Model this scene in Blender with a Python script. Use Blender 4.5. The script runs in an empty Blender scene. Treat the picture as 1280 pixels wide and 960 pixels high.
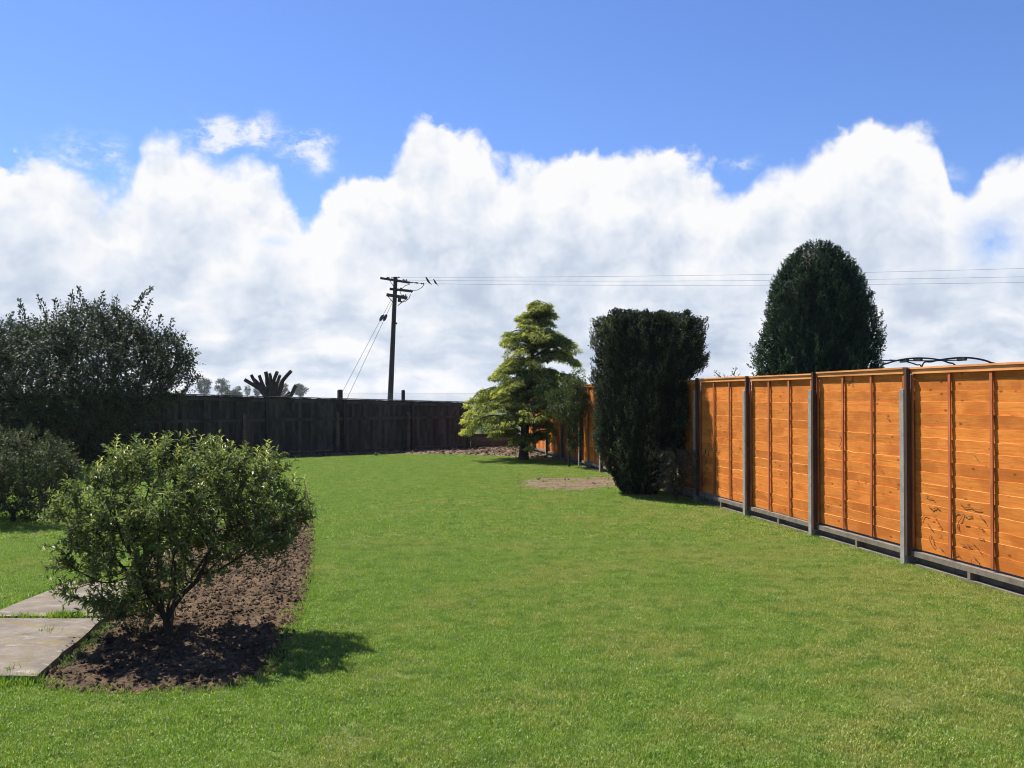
import bpy, bmesh, math, random
import numpy as np
from mathutils import Vector, noise as mnoise

R = math.radians
rng = np.random.default_rng(7)
random.seed(7)
scene = bpy.context.scene
COL = scene.collection
F = 1162.0          # focal length in photo pixels
CAMZ = 1.7
HOR = 495.0

def W(px, py, Y):
    """world point that the photograph shows at px,py when it stands Y metres away"""
    return Vector(((px - 640) / F * Y, Y, CAMZ + (HOR - py) / F * Y))

def G(px, py, z=0.0):
    Y = (CAMZ - z) * F / (py - HOR)
    return Vector(((px - 640) / F * Y, Y, z))

# ------------------------------------------------------------------ materials
def new_mat(name):
    m = bpy.data.materials.new(name)
    m.use_nodes = True
    nt = m.node_tree
    nt.nodes.clear()
    out = nt.nodes.new('ShaderNodeOutputMaterial')
    return m, nt, out

def N(nt, t, ins=None, **kw):
    n = nt.nodes.new(t)
    for k, v in kw.items():
        setattr(n, k, v)
    if ins:
        for k, v in ins.items():
            s = n.inputs[k]
            if isinstance(v, bpy.types.NodeSocket):
                nt.links.new(v, s)
            else:
                s.default_value = v
    return n

def mth(nt, op, a, b=None, c=None, clamp=False):
    n = nt.nodes.new('ShaderNodeMath')
    n.operation = op
    n.use_clamp = clamp
    for i, v in enumerate((a, b, c)):
        if v is None:
            continue
        if isinstance(v, bpy.types.NodeSocket):
            nt.links.new(v, n.inputs[i])
        else:
            n.inputs[i].default_value = v
    return n.outputs[0]

def sstep(nt, v, a, b, to0=0.0, to1=1.0):
    n = nt.nodes.new('ShaderNodeMapRange')
    n.interpolation_type = 'SMOOTHSTEP'
    nt.links.new(v, n.inputs[0])
    n.inputs[1].default_value = a
    n.inputs[2].default_value = b
    n.inputs[3].default_value = to0
    n.inputs[4].default_value = to1
    return n.outputs[0]

def mixc(nt, f, a, b, mode='MIX'):
    n = nt.nodes.new('ShaderNodeMix')
    n.data_type = 'RGBA'
    n.blend_type = mode
    for s, v in ((n.inputs[0], f), (n.inputs[6], a), (n.inputs[7], b)):
        if isinstance(v, bpy.types.NodeSocket):
            nt.links.new(v, s)
        elif isinstance(v, (int, float)):
            s.default_value = v
        else:
            s.default_value = (*v, 1.0)
    return n.outputs[2]

def ramp(nt, f, stops):
    n = nt.nodes.new('ShaderNodeValToRGB')
    cr = n.color_ramp
    while len(cr.elements) < len(stops):
        cr.elements.new(0.5)
    for e, (p, c) in zip(cr.elements, stops):
        e.position = p
        e.color = (*c, 1.0)
    nt.links.new(f, n.inputs[0])
    return n.outputs[0]

def noise_n(nt, vec, scale, detail=4, rough=0.55, dist=0.0):
    n = N(nt, 'ShaderNodeTexNoise', {'Vector': vec, 'Scale': scale, 'Detail': detail, 'Roughness': rough, 'Distortion': dist})
    return n.outputs['Fac']

def mapping(nt, vec, sc=(1, 1, 1), loc=(0, 0, 0), rot=(0, 0, 0)):
    n = N(nt, 'ShaderNodeMapping', {'Vector': vec, 'Scale': sc, 'Location': loc, 'Rotation': rot})
    return n.outputs[0]

def wpos(nt):
    return nt.nodes.new('ShaderNodeNewGeometry').outputs['Position']

def leaf_mat(name, dark, mid, light, transl=0.3, rough=0.45, spec=0.4, attr='tone'):
    m, nt, out = new_mat(name)
    a = N(nt, 'ShaderNodeAttribute', attribute_name=attr).outputs['Fac']
    c = ramp(nt, a, [(0.0, dark), (0.5, mid), (1.0, light)])
    nz = noise_n(nt, wpos(nt), 3.0, 3)
    c = mixc(nt, 1.0, c, ramp(nt, nz, [(0.3, (.8, .8, .8)), (0.7, (1.15, 1.15, 1.1))]), 'MULTIPLY')
    p = N(nt, 'ShaderNodeBsdfPrincipled', {'Base Color': c, 'Roughness': rough, 'Specular IOR Level': spec})
    t = N(nt, 'ShaderNodeBsdfTranslucent', {'Color': mixc(nt, 1.0, c, (1.3, 1.35, .7), 'MULTIPLY')})
    mx = N(nt, 'ShaderNodeMixShader', {0: transl, 1: p.outputs[0], 2: t.outputs[0]})
    nt.links.new(mx.outputs[0], out.inputs[0])
    return m

def simple_mat(name, c1, c2, scale=6, rough=0.8, stretch=(1, 1, 1), bump=0.3, detail=6, spec=0.3, bdist=0.01, metal=0.0):
    m, nt, out = new_mat(name)
    v = mapping(nt, wpos(nt), stretch)
    nz = noise_n(nt, v, scale, detail, 0.6)
    c = ramp(nt, nz, [(0.3, c1), (0.7, c2)])
    b = N(nt, 'ShaderNodeBump', {'Height': noise_n(nt, v, scale * 3, 5, .65), 'Strength': bump, 'Distance': bdist})
    p = N(nt, 'ShaderNodeBsdfPrincipled', {'Base Color': c, 'Roughness': rough, 'Specular IOR Level': spec, 'Normal': b.outputs[0], 'Metallic': metal})
    nt.links.new(p.outputs[0], out.inputs[0])
    return m

M_bark = simple_mat('bark', (.022, .015, .011), (.075, .055, .042), 9, .9, (1, 1, .35), .8)
M_bark_grey = simple_mat('bark_grey', (.022, .017, .013), (.075, .06, .047), 12, .9, (1, 1, .3), .8)
M_twig = simple_mat('twig', (.05, .03, .02), (.12, .08, .05), 20, .8, (1, 1, .3), .3)
M_creosote = simple_mat('weathered_pole_wood', (.020, .019, .018), (.06, .055, .05), 5, .85, (1, 1, .1), .5)
M_iron = simple_mat('dark_iron', (.012, .012, .013), (.03, .03, .032), 8, .5, bump=.05)
M_porcelain = simple_mat('dark_insulator', (.015, .012, .012), (.03, .022, .02), 8, .25, bump=.0, spec=.6)
M_wire = simple_mat('wire_metal', (.04, .04, .042), (.09, .09, .095), 8, .6, bump=.0)
M_bird = simple_mat('bird_feathers', (.01, .01, .012), (.03, .03, .035), 40, .6, bump=.1)
M_black_tube = simple_mat('black_tube', (.008, .009, .012), (.02, .022, .026), 10, .35, bump=.05, spec=.5)
M_leaf_bush = leaf_mat('shrub_leaf', (.050, .072, .026), (.125, .165, .056), (.34, .36, .13), .32, .46, .42)
M_leaf_tree = leaf_mat('hawthorn_leaf', (.026, .042, .024), (.052, .074, .038), (.13, .155, .09), .12, .55, .24)
M_leaf_shrub = leaf_mat('pale_shrub_leaf', (.026, .042, .020), (.055, .082, .034), (.17, .17, .09), .2, .6, .18)
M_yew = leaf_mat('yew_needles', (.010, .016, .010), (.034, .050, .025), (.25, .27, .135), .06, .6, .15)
M_yew_green = leaf_mat('green_yew_needles', (.008, .018, .009), (.024, .058, .022), (.13, .22, .08), .06, .6, .15)
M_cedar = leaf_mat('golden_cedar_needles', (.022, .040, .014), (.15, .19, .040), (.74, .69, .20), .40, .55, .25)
M_droop = leaf_mat('drooping_shrub_leaf', (.03, .034, .022), (.075, .075, .045), (.20, .185, .12), .1, .55, .3)
M_far = leaf_mat('far_tree_leaf', (.028, .05, .022), (.045, .075, .03), (.075, .11, .045), .15, .7, .2)
M_weed = leaf_mat('weed_leaf', (.045, .09, .025), (.08, .15, .04), (.14, .22, .07), .3, .5, .35)

# grass
def grass_mat():
    m, nt, out = new_mat('grass_blade')
    pos = wpos(nt)
    a = N(nt, 'ShaderNodeAttribute', attribute_name='tone').outputs['Fac']
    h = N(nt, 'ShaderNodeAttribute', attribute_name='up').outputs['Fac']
    base = ramp(nt, a, [(0.0, (.100, .180, .020)), (0.5, (.178, .292, .036)), (0.8, (.25, .365, .055)), (1.0, (.44, .43, .18))])
    p1 = noise_n(nt, pos, .9, 4, .6, .4)
    p2 = noise_n(nt, pos, 4.5, 4, .65)
    sep = N(nt, 'ShaderNodeSeparateXYZ', {0: pos})
    # drier towards the orange fence and close by
    dry = mth(nt, 'MULTIPLY_ADD', sep.outputs[0], .045, .42)
    dry = mth(nt, 'ADD', mth(nt, 'MULTIPLY', p1, .55), mth(nt, 'MULTIPLY', p2, .45))
    bias = sstep(nt, sep.outputs[0], -2.5, 4.2, -.06, .07)
    dry = mth(nt, 'ADD', dry, bias)
    c = mixc(nt, sstep(nt, dry, .44, .64, 0, .52), base, mixc(nt, a, (.24, .24, .05), (.50, .42, .17)))
    c = mixc(nt, sstep(nt, p2, .34, .52, .38, 0), c, (.055, .125, .018))
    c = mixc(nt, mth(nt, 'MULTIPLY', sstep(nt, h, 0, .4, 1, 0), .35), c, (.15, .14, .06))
    p = N(nt, 'ShaderNodeBsdfPrincipled', {'Base Color': c, 'Roughness': .5, 'Specular IOR Level': .35})
    t = N(nt, 'ShaderNodeBsdfTranslucent', {'Color': mixc(nt, 1.0, c, (1.25, 1.3, .7), 'MULTIPLY')})
    mx = N(nt, 'ShaderNodeMixShader', {0: .34, 1: p.outputs[0], 2: t.outputs[0]})
    nt.links.new(mx.outputs[0], out.inputs[0])
    return m
M_grass = grass_mat()

def lawn_mat():
    m, nt, out = new_mat('lawn_ground')
    pos = wpos(nt)
    a = noise_n(nt, pos, 60, 4, .7)
    c = ramp(nt, a, [(0.3, (.07, .115, .018)), (0.7, (.14, .185, .04))])
    p1 = noise_n(nt, pos, .9, 4, .6, .4)
    c = mixc(nt, sstep(nt, p1, .45, .65, 0, .6), c, (.13, .12, .05))
    b = N(nt, 'ShaderNodeBump', {'Height': a, 'Strength': .8, 'Distance': .02})
    p = N(nt, 'ShaderNodeBsdfPrincipled', {'Base Color': c, 'Roughness': .95, 'Specular IOR Level': .1, 'Normal': b.outputs[0]})
    nt.links.new(p.outputs[0], out.inputs[0])
    return m
M_lawn = lawn_mat()

def soil_mat(name, d, l, stones=True):
    m, nt, out = new_mat(name)
    pos = wpos(nt)
    a = noise_n(nt, pos, 14, 8, .7)
    b2 = noise_n(nt, pos, 2.2, 4, .6)
    c = ramp(nt, a, [(0.28, d), (0.72, l)])
    tn_ = N(nt, 'ShaderNodeAttribute', attribute_name='tone').outputs['Fac']
    c = mixc(nt, 1.0, c, ramp(nt, tn_, [(0, (.55, .55, .55)), (.5, (1, 1, 1)), (1, (1.7, 1.65, 1.6))]), 'MULTIPLY')
    c = mixc(nt, sstep(nt, b2, .4, .65, 0, .5), c, tuple(x * .62 for x in d))
    v = N(nt, 'ShaderNodeTexVoronoi', {'Vector': pos, 'Scale': 38.0})
    if stones:
        c = mixc(nt, sstep(nt, v.outputs['Distance'], .16, .08, 0, .55), c, (.36, .30, .24))
    hb = mth(nt, 'ADD', noise_n(nt, pos, 50, 6, .75), mth(nt, 'MULTIPLY', a, 1.4))
    bp = N(nt, 'ShaderNodeBump', {'Height': hb, 'Strength': .9, 'Distance': .02})
    p = N(nt, 'ShaderNodeBsdfPrincipled', {'Base Color': c, 'Roughness': .95, 'Specular IOR Level': .15, 'Normal': bp.outputs[0]})
    nt.links.new(p.outputs[0], out.inputs[0])
    return m
M_soil = soil_mat('dry_soil', (.056, .036, .021), (.185, .122, .070))
M_clod = soil_mat('soil_clod', (.052, .034, .020), (.20, .132, .076), False)
M_earth = soil_mat('pale_earth', (.095, .064, .040), (.23, .165, .11))
M_field = soil_mat('field_ground', (.05, .075, .022), (.10, .12, .045), False)

def concrete_mat(name, a_, b_, moss=0.0, sc=5):
    m, nt, out = new_mat(name)
    pos = wpos(nt)
    n1 = noise_n(nt, pos, sc, 8, .65)
    n2 = noise_n(nt, pos, 180, 3, .7)
    c = ramp(nt, n1, [(0.3, a_), (0.7, b_)])
    c = mixc(nt, 1.0, c, ramp(nt, n2, [(0.3, (.62, .62, .62)), (.7, (1.3, 1.28, 1.24))]), 'MULTIPLY')
    if moss:
        n3 = noise_n(nt, mapping(nt, pos, (1, 2.0, 1)), 5.2, 8, .75)
        c = mixc(nt, sstep(nt, n3, .5, .62, 0, moss), c, (.15, .115, .05))
        n4 = noise_n(nt, mapping(nt, pos, (1, 3.5, 1), (3, 5, 0)), 5, 7, .7)
        c = mixc(nt, sstep(nt, n4, .54, .68, 0, .35), c, (.47, .42, .33))
    bp = N(nt, 'ShaderNodeBump', {'Height': mth(nt, 'ADD', n2, n1), 'Strength': .5, 'Distance': .004})
    p = N(nt, 'ShaderNodeBsdfPrincipled', {'Base Color': c, 'Roughness': .9, 'Specular IOR Level': .2, 'Normal': bp.outputs[0]})
    nt.links.new(p.outputs[0], out.inputs[0])
    return m
M_slab = concrete_mat('path_concrete', (.090, .076, .062), (.20, .172, .142), .8)
M_conc = concrete_mat('post_concrete', (.19, .172, .15), (.31, .285, .25), 0, 9)
M_concd = concrete_mat('gravel_board_concrete', (.115, .095, .07), (.21, .18, .14), 0, 9)
M_pebble = concrete_mat('pale_rubble', (.28, .25, .21), (.42, .38, .33), 0, 9)

def wood_mat(name, dark, mid, light, along='x', knots=True, tonefac=.16):
    m, nt, out = new_mat(name)
    tc = N(nt, 'ShaderNodeTexCoord').outputs['Object']
    oi = N(nt, 'ShaderNodeObjectInfo').outputs['Random']
    off = N(nt, 'ShaderNodeCombineXYZ', {0: mth(nt, 'MULTIPLY', oi, 37.0), 1: mth(nt, 'MULTIPLY', oi, 11.0), 2: mth(nt, 'MULTIPLY', oi, 53.0)}).outputs[0]
    tone = N(nt, 'ShaderNodeAttribute', attribute_name='tone').outputs['Fac']
    v = N(nt, 'ShaderNodeVectorMath', {0: tc, 1: off}, operation='ADD').outputs[0]
    toff = N(nt, 'ShaderNodeCombineXYZ', {0: mth(nt, 'MULTIPLY', tone, 19.0), 1: 0.0, 2: 0.0}).outputs[0]
    v = N(nt, 'ShaderNodeVectorMath', {0: v, 1: toff}, operation='ADD').outputs[0]
    if along == 'x':
        g = mapping(nt, v, (1.6, 12, 26)); k = mapping(nt, v, (5.5, 3, 12)); br = mapping(nt, v, (.9, 1, 1.1))
    else:
        g = mapping(nt, v, (26, 12, 1.6)); k = mapping(nt, v, (12, 3, 5.5)); br = mapping(nt, v, (1.1, 1, .9))
    gn = noise_n(nt, g, 2.2, 6, .65, .8)
    bn = noise_n(nt, br, 2.0, 4, .6)
    c = ramp(nt, gn, [(0.25, dark), (0.5, mid), (0.75, light)])
    c = mixc(nt, sstep(nt, bn, .42, .64, 0, .75), c, dark)
    tt = ramp(nt, tone, [(0, (1 - tonefac,) * 3), (1, (1 + tonefac * .55,) * 3)])
    c = mixc(nt, 1.0, c, tt, 'MULTIPLY')
    if knots:
        vo = N(nt, 'ShaderNodeTexVoronoi', {'Vector': k, 'Scale': .85, 'Randomness': 1.0})
        c = mixc(nt, sstep(nt, vo.outputs['Distance'], .17, .05, 0, .75), c, tuple(x * .30 for x in dark))
    bp = N(nt, 'ShaderNodeBump', {'Height': gn, 'Strength': .35, 'Distance': .004})
    p = N(nt, 'ShaderNodeBsdfPrincipled', {'Base Color': c, 'Roughness': .78, 'Specular IOR Level': .12, 'Normal': bp.outputs[0]})
    nt.links.new(p.outputs[0], out.inputs[0])
    return m
M_orange = wood_mat('orange_stained_board', (.40, .112, .018), (.585, .188, .031), (.67, .265, .058))
M_edge = wood_mat('pale_board_edge', (.60, .28, .08), (.72, .38, .13), (.80, .50, .22), knots=False)  # sun catching the upper board edges, put into a paler colour
M_batten = wood_mat('stained_batten', (.27, .075, .028), (.42, .130, .048), (.52, .19, .075), 'z', False, .15)
M_cap = wood_mat('stained_cap', (.50, .18, .055), (.63, .27, .09), (.70, .36, .15), 'x', False, .15)
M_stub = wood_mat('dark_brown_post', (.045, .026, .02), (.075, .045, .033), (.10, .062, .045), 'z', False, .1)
M_darkfence = wood_mat('old_dark_boards', (.026, .024, .021), (.066, .060, .050), (.12, .108, .09), 'z', False, .42)
M_sleeper = wood_mat('old_timber', (.05, .035, .026), (.10, .075, .055), (.16, .12, .09), 'x', False, .3)

# ------------------------------------------------------------------ mesh helpers
class MB:
    """collects pieces of one mesh"""
    def __init__(self):
        self.v = []; self.n = 0; self.f = []; self.mi = []; self.tone = []; self.sm = []
    def add(self, verts, faces, mi=0, tone=0.5, smooth=False):
        verts = np.asarray(verts, dtype=np.float64).reshape(-1, 3)
        faces = np.asarray(faces, dtype=np.int64)
        self.v.append(verts)
        self.f.append(faces + self.n)
        self.mi.append(np.full(len(faces), mi, dtype=np.int32))
        self.sm.append(np.full(len(faces), smooth, dtype=bool))
        t = np.broadcast_to(np.asarray(tone, dtype=np.float32), (len(verts),))
        self.tone.append(t)
        self.n += len(verts)
    def box(self, p0, p1, mi=0, tone=0.5):
        x0, y0, z0 = p0; x1, y1, z1 = p1
        v = [(x0, y0, z0), (x1, y0, z0), (x1, y1, z0), (x0, y1, z0), (x0, y0, z1), (x1, y0, z1), (x1, y1, z1), (x0, y1, z1)]
        f = [(0, 3, 2, 1), (4, 5, 6, 7), (0, 1, 5, 4), (1, 2, 6, 5), (2, 3, 7, 6), (3, 0, 4, 7)]
        self.add(v, f, mi, tone)
    def tube(self, pts, rad, k=6, mi=0, tone=0.5, caps=True):
        pts = np.asarray([tuple(p) for p in pts], float)
        n = len(pts)
        rad = np.broadcast_to(np.asarray(rad, float), (n,))
        d = np.gradient(pts, axis=0)
        d /= np.linalg.norm(d, axis=1, keepdims=True) + 1e-12
        ref = np.array([0, 0, 1.0]) if abs(d[0][2]) < .9 else np.array([1.0, 0, 0])
        vs = []
        u = np.cross(d[0], ref); u /= np.linalg.norm(u)
        for i in range(n):
            u = u - d[i] * np.dot(u, d[i]); u /= np.linalg.norm(u) + 1e-12
            w = np.cross(d[i], u)
            a = np.linspace(0, 2 * np.pi, k, endpoint=False)
            vs.append(pts[i] + rad[i] * (np.cos(a)[:, None] * u + np.sin(a)[:, None] * w))
        vs = np.concatenate(vs)
        fs = []
        for i in range(n - 1):
            for j in range(k):
                a = i * k + j; b = i * k + (j + 1) % k
                fs.append((a, b, b + k, a + k))
        self.add(vs, fs, mi, tone, True)
        if caps:
            for i0, flip in ((0, True), ((n - 1) * k, False)):
                c = vs[i0:i0 + k].mean(axis=0)
                vv = np.vstack([vs[i0:i0 + k], c])
                ff = [((j + 1) % k, j, k) if flip else (j, (j + 1) % k, k) for j in range(k)]
                self.add(vv, ff, mi, tone)
    def build(self, name, mats, parent=None, loc=None):
        me = bpy.data.meshes.new(name)
        v = np.concatenate(self.v)
        me.vertices.add(len(v))
        me.vertices.foreach_set('co', v.astype(np.float32).ravel())
        loops = np.concatenate([f.ravel() for f in self.f]).astype(np.int32)
        sizes = np.concatenate([np.full(len(f), f.shape[1], dtype=np.int32) for f in self.f])
        me.loops.add(len(loops))
        me.loops.foreach_set('vertex_index', loops)
        me.polygons.add(len(sizes))
        st = np.concatenate([[0], np.cumsum(sizes)[:-1]]).astype(np.int32)
        me.polygons.foreach_set('loop_start', st)
        me.polygons.foreach_set('material_index', np.concatenate(self.mi))
        me.polygons.foreach_set('use_smooth', np.concatenate(self.sm))
        a = me.attributes.new('tone', 'FLOAT', 'POINT')
        a.data.foreach_set('value', np.concatenate(self.tone).astype(np.float32))
        me.update(calc_edges=True)
        me.validate()
        if not isinstance(mats, (list, tuple)):
            mats = [mats]
        for m in mats:
            me.materials.append(m)
        o = bpy.data.objects.new(name, me)
        COL.objects.link(o)
        if parent is not None:
            o.parent = parent
        if loc is not None:
            o.location = loc
        return o

def tag(o, label=None, cat=None, group=None, kind=None):
    if label: o['label'] = label
    if cat: o['category'] = cat
    if group: o['group'] = group
    if kind: o['kind'] = kind
    return o

def thing(name, label, cat, loc=(0, 0, 0), rz=0.0, group=None):
    o = bpy.data.objects.new(name, None)
    o.empty_display_size = .2
    COL.objects.link(o)
    o.location = loc
    o.rotation_euler = (0, 0, rz)
    return tag(o, label, cat, group)

LEAF_V = np.array([(0, 0, 0), (-.5, .38, .13), (0, .38, 0), (.5, .38, .13), (-.34, .7, .06), (0, .7, -.04), (.34, .7, .06), (0, 1, -.16)])
LEAF_F4 = np.array([(1, 2, 5, 4), (2, 3, 6, 5)])
LEAF_F3 = np.array([(0, 2, 1), (0, 3, 2), (4, 5, 7), (5, 6, 7)])
KITE_V = np.array([(0, 0, 0), (-.5, .42, .06), (.5, .42, .06), (0, 1, -.05)])
KITE_F4 = np.array([(0, 2, 3, 1)])

def unit(a):
    return a / (np.linalg.norm(a, axis=-1, keepdims=True) + 1e-12)

def add_leaves(mb, pos, axis, nrm, L, Wd, tone, full=False, mi=0):
    pos = np.asarray(pos); n = len(pos)
    if n == 0: return
    axis = unit(axis)
    side = unit(np.cross(axis, nrm))
    nn = np.cross(side, axis)
    T = LEAF_V if full else KITE_V
    L = np.broadcast_to(L, (n,))[:, None, None]; Wd = np.broadcast_to(Wd, (n,))[:, None, None]
    v = pos[:, None, :] + T[None, :, 0, None] * Wd * side[:, None, :] + T[None, :, 1, None] * L * axis[:, None, :] + T[None, :, 2, None] * L * nn[:, None, :]
    k = len(T)
    base = (np.arange(n) * k)[:, None, None]
    tn = np.repeat(np.broadcast_to(tone, (n,)), k)
    vv = v.reshape(-1, 3)
    if full:
        f4 = (base + LEAF_F4[None]).reshape(-1, 4); f3 = (base + LEAF_F3[None]).reshape(-1, 3)
        mb.add(vv, f4, mi, tn)
        mb.f.append(f3 + mb.n - len(vv)); mb.mi.append(np.full(len(f3), mi, dtype=np.int32)); mb.sm.append(np.zeros(len(f3), bool))
    else:
        mb.add(vv, (base + KITE_F4[None]).reshape(-1, 4), mi, tn)

def rand_unit(n, r=rng):
    return unit(r.normal(size=(n, 3)))

# space colonisation: branches that grow towards scattered points
def colonize(attr, nodes, parents, step, infl, kill, iters=120, up=0.0, r=rng):
    P = [np.array(p, float) for p in nodes]
    par = list(parents)
    attr = np.array(attr)
    arr = np.array(P)
    d = np.linalg.norm(attr[:, None] - arr[None], axis=2)
    near = d.argmin(1); nd = d.min(1)
    for it in range(iters):
        if len(attr) == 0: break
        m = nd < infl
        if not m.any():
            m = nd <= np.sort(nd)[min(len(nd) - 1, 10)]
        arr = np.array(P)
        idx = near[m]
        dirs = unit(attr[m] - arr[idx])
        acc = np.zeros((len(P), 3)); np.add.at(acc, idx, dirs)
        u = np.unique(idx)
        a = unit(acc[u] + r.normal(size=(len(u), 3)) * .25 + np.array([0, 0, up]))
        newp = arr[u] + a * step
        s = len(P)
        for q, pi in zip(newp, u):
            P.append(q); par.append(int(pi))
        dn = np.linalg.norm(attr[:, None] - newp[None], axis=2)
        k = dn.argmin(1); dm = dn.min(1)
        better = dm < nd
        near = np.where(better, k + s, near); nd = np.where(better, dm, nd)
        keep = nd > kill
        attr = attr[keep]; near = near[keep]; nd = nd[keep]
        if len(P) > 9000: break
    return np.array(P), np.array(par)

def pipe_radii(par, tip, exp=2.3):
    n = len(par)
    acc = np.zeros(n)
    kids = np.zeros(n, int)
    for i in range(n - 1, 0, -1):
        if acc[i] == 0: acc[i] = tip ** exp
        if par[i] >= 0:
            acc[par[i]] += acc[i]; kids[par[i]] += 1
    return acc ** (1 / exp), kids

def skin(mb, P, par, rad, k=5, mi=0):
    n = len(P)
    idx = np.array([i for i in range(n) if par[i] >= 0])
    a = P[par[idx]]; b = P[idx]
    d = unit(b - a)
    ref = np.where(np.abs(d[:, 2:3]) < .9, np.array([[0, 0, 1.0]]), np.array([[1.0, 0, 0]]))
    u = unit(np.cross(d, ref)); w = np.cross(d, u)
    ang = np.linspace(0, 2 * np.pi, k, endpoint=False)
    ring = np.cos(ang)[None, :, None] * u[:, None] + np.sin(ang)[None, :, None] * w[:, None]
    ra = np.minimum(rad[par[idx]], rad[idx] * 1.35)[:, None, None]; rb = rad[idx][:, None, None]
    A = a[:, None] - d[:, None] * ra * .4 + ring * ra; B = b[:, None] + ring * rb
    v = np.concatenate([A, B], axis=1).reshape(-1, 3)
    base = (np.arange(len(idx)) * 2 * k)[:, None, None]
    f = np.array([(j, (j + 1) % k, k + (j + 1) % k, k + j) for j in range(k)])[None]
    mb.add(v, (base + f).reshape(-1, 4), mi, .5, True)

def in_ellipsoids(n, ells, shell=0.0, r=rng):
    """random points in a union of ellipsoids (cx,cy,cz,rx,ry,rz)"""
    out = []
    vol = np.array([e[3] * e[4] * e[5] for e in ells]); vol = vol / vol.sum()
    for e, f in zip(ells, vol):
        m = int(n * f) + 1
        p = rand_unit(m, r) * (shell + (1 - shell) * r.random((m, 1)) ** (1 / 3.0))
        out.append(np.array(e[:3]) + p * np.array(e[3:6]))
    return np.concatenate(out)

def fbm(x, y, z=0.0, o=4, s=1.0):
    return mnoise.fractal(Vector((x * s, y * s, z * s)), 0.8, 2.1, o)

# ------------------------------------------------------------------ camera
cam_d = bpy.data.cameras.new('camera')
cam = bpy.data.objects.new('camera', cam_d)
COL.objects.link(cam)
cam.location = (0, 0, CAMZ)
cam.rotation_euler = (R(90) + math.atan((HOR - 480) / F), 0, 0)
cam_d.sensor_width = 36
cam_d.lens = 36 * F / 1280
cam_d.clip_start = .05
cam_d.clip_end = 5000
scene.camera = cam

# ------------------------------------------------------------------ sun and sky
SUN_EL = R(56)
sv = Vector((-.76, .65, 0)).normalized()
sun_dir = Vector((sv.x * math.cos(SUN_EL), sv.y * math.cos(SUN_EL), math.sin(SUN_EL)))
sd = bpy.data.lights.new('sun', 'SUN')
sd.energy = 5.0
sd.angle = R(.53)
sd.color = (1.0, .95, .87)
so = bpy.data.objects.new('sun', sd)
COL.objects.link(so)
so.rotation_euler = sun_dir.to_track_quat('Z', 'Y').to_euler()
so.location = (0, 0, 30)

world = bpy.data.worlds.new('World')
scene.world = world
world.use_nodes = True
world.cycles.sampling_method = 'MANUAL'
world.cycles.sample_map_resolution = 256
wt = world.node_tree
wt.nodes.clear()
wout = wt.nodes.new('ShaderNodeOutputWorld')
sky = N(wt, 'ShaderNodeTexSky', sky_type='NISHITA', sun_disc=False)
sky.sun_elevation = SUN_EL
sky.sun_rotation = math.atan2(sv.x, sv.y)
sky.air_density = 1.0; sky.dust_density = .3; sky.ozone_density = 2.2
skyc = mixc(wt, 1.0, sky.outputs[0], (.76, .95, 1.40), 'MULTIPLY')
bg_sky = N(wt, 'ShaderNodeBackground', {'Color': skyc, 'Strength': .055})
dirv = N(wt, 'ShaderNodeTexCoord').outputs['Generated']
dn = N(wt, 'ShaderNodeVectorMath', {0: dirv}, operation='NORMALIZE').outputs[0]
sp = N(wt, 'ShaderNodeSeparateXYZ', {0: dn})
az = mth(wt, 'MULTIPLY', mth(wt, 'ARCTAN2', sp.outputs[0], sp.outputs[1]), 180 / math.pi)   # degrees, 0 = ahead
el = mth(wt, 'MULTIPLY', mth(wt, 'ARCSINE', sp.outputs[2]), 180 / math.pi)
prof = [(-60, 200), (0, 208), (45, 206), (80, 226), (130, 236), (165, 222), (180, 192), (215, 178), (260, 200), (300, 212), (335, 222), (356, 246), (370, 264), (382, 274), (393, 264),
        (408, 250), (440, 234), (475, 226), (500, 192), (540, 152), (575, 166), (605, 190), (633, 218), (655, 200), (690, 188), (735, 188), (765, 208),
        (825, 190), (870, 206), (905, 240), (925, 256), (950, 226), (1000, 208), (1030, 178), (1080, 158), (1115, 166), (1160, 172), (1182, 200), (1203, 258),
        (1225, 238), (1245, 214), (1290, 202), (1400, 190)]
U0, U1 = -35.0, 35.0
fc = wt.nodes.new('ShaderNodeFloatCurve')
cv = fc.mapping.curves[0]
pts = []
for px, py in prof:
    a = math.degrees(math.atan((px - 640) / F))
    e = math.degrees(math.atan((HOR - py) / math.hypot(F, px - 640)))
    pts.append(((a - U0) / (U1 - U0), e / 30.0))
cv.points[0].location = (0, pts[0][1]); cv.points[1].location = (1, pts[-1][1])
for p in pts:
    if .005 < p[0] < .995:
        cv.points.new(*p)
fc.mapping.update()
u = mth(wt, 'DIVIDE', mth(wt, 'SUBTRACT', az, U0), U1 - U0, clamp=True)
wt.links.new(u, fc.inputs['Value'])
top = mth(wt, 'MULTIPLY', fc.outputs[0], 30.0)
# unseen cloud tops vary on their own, lowered to weaken the fill light
outside = sstep(wt, mth(wt, 'ABSOLUTE', az), 31, 45)
big = noise_n(wt, dn, 2.0, 4, .5)
top = mth(wt, 'ADD', top, mth(wt, 'MULTIPLY', outside, mth(wt, 'MULTIPLY_ADD', mth(wt, 'SUBTRACT', big, .5), 40, -7.0)))
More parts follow.
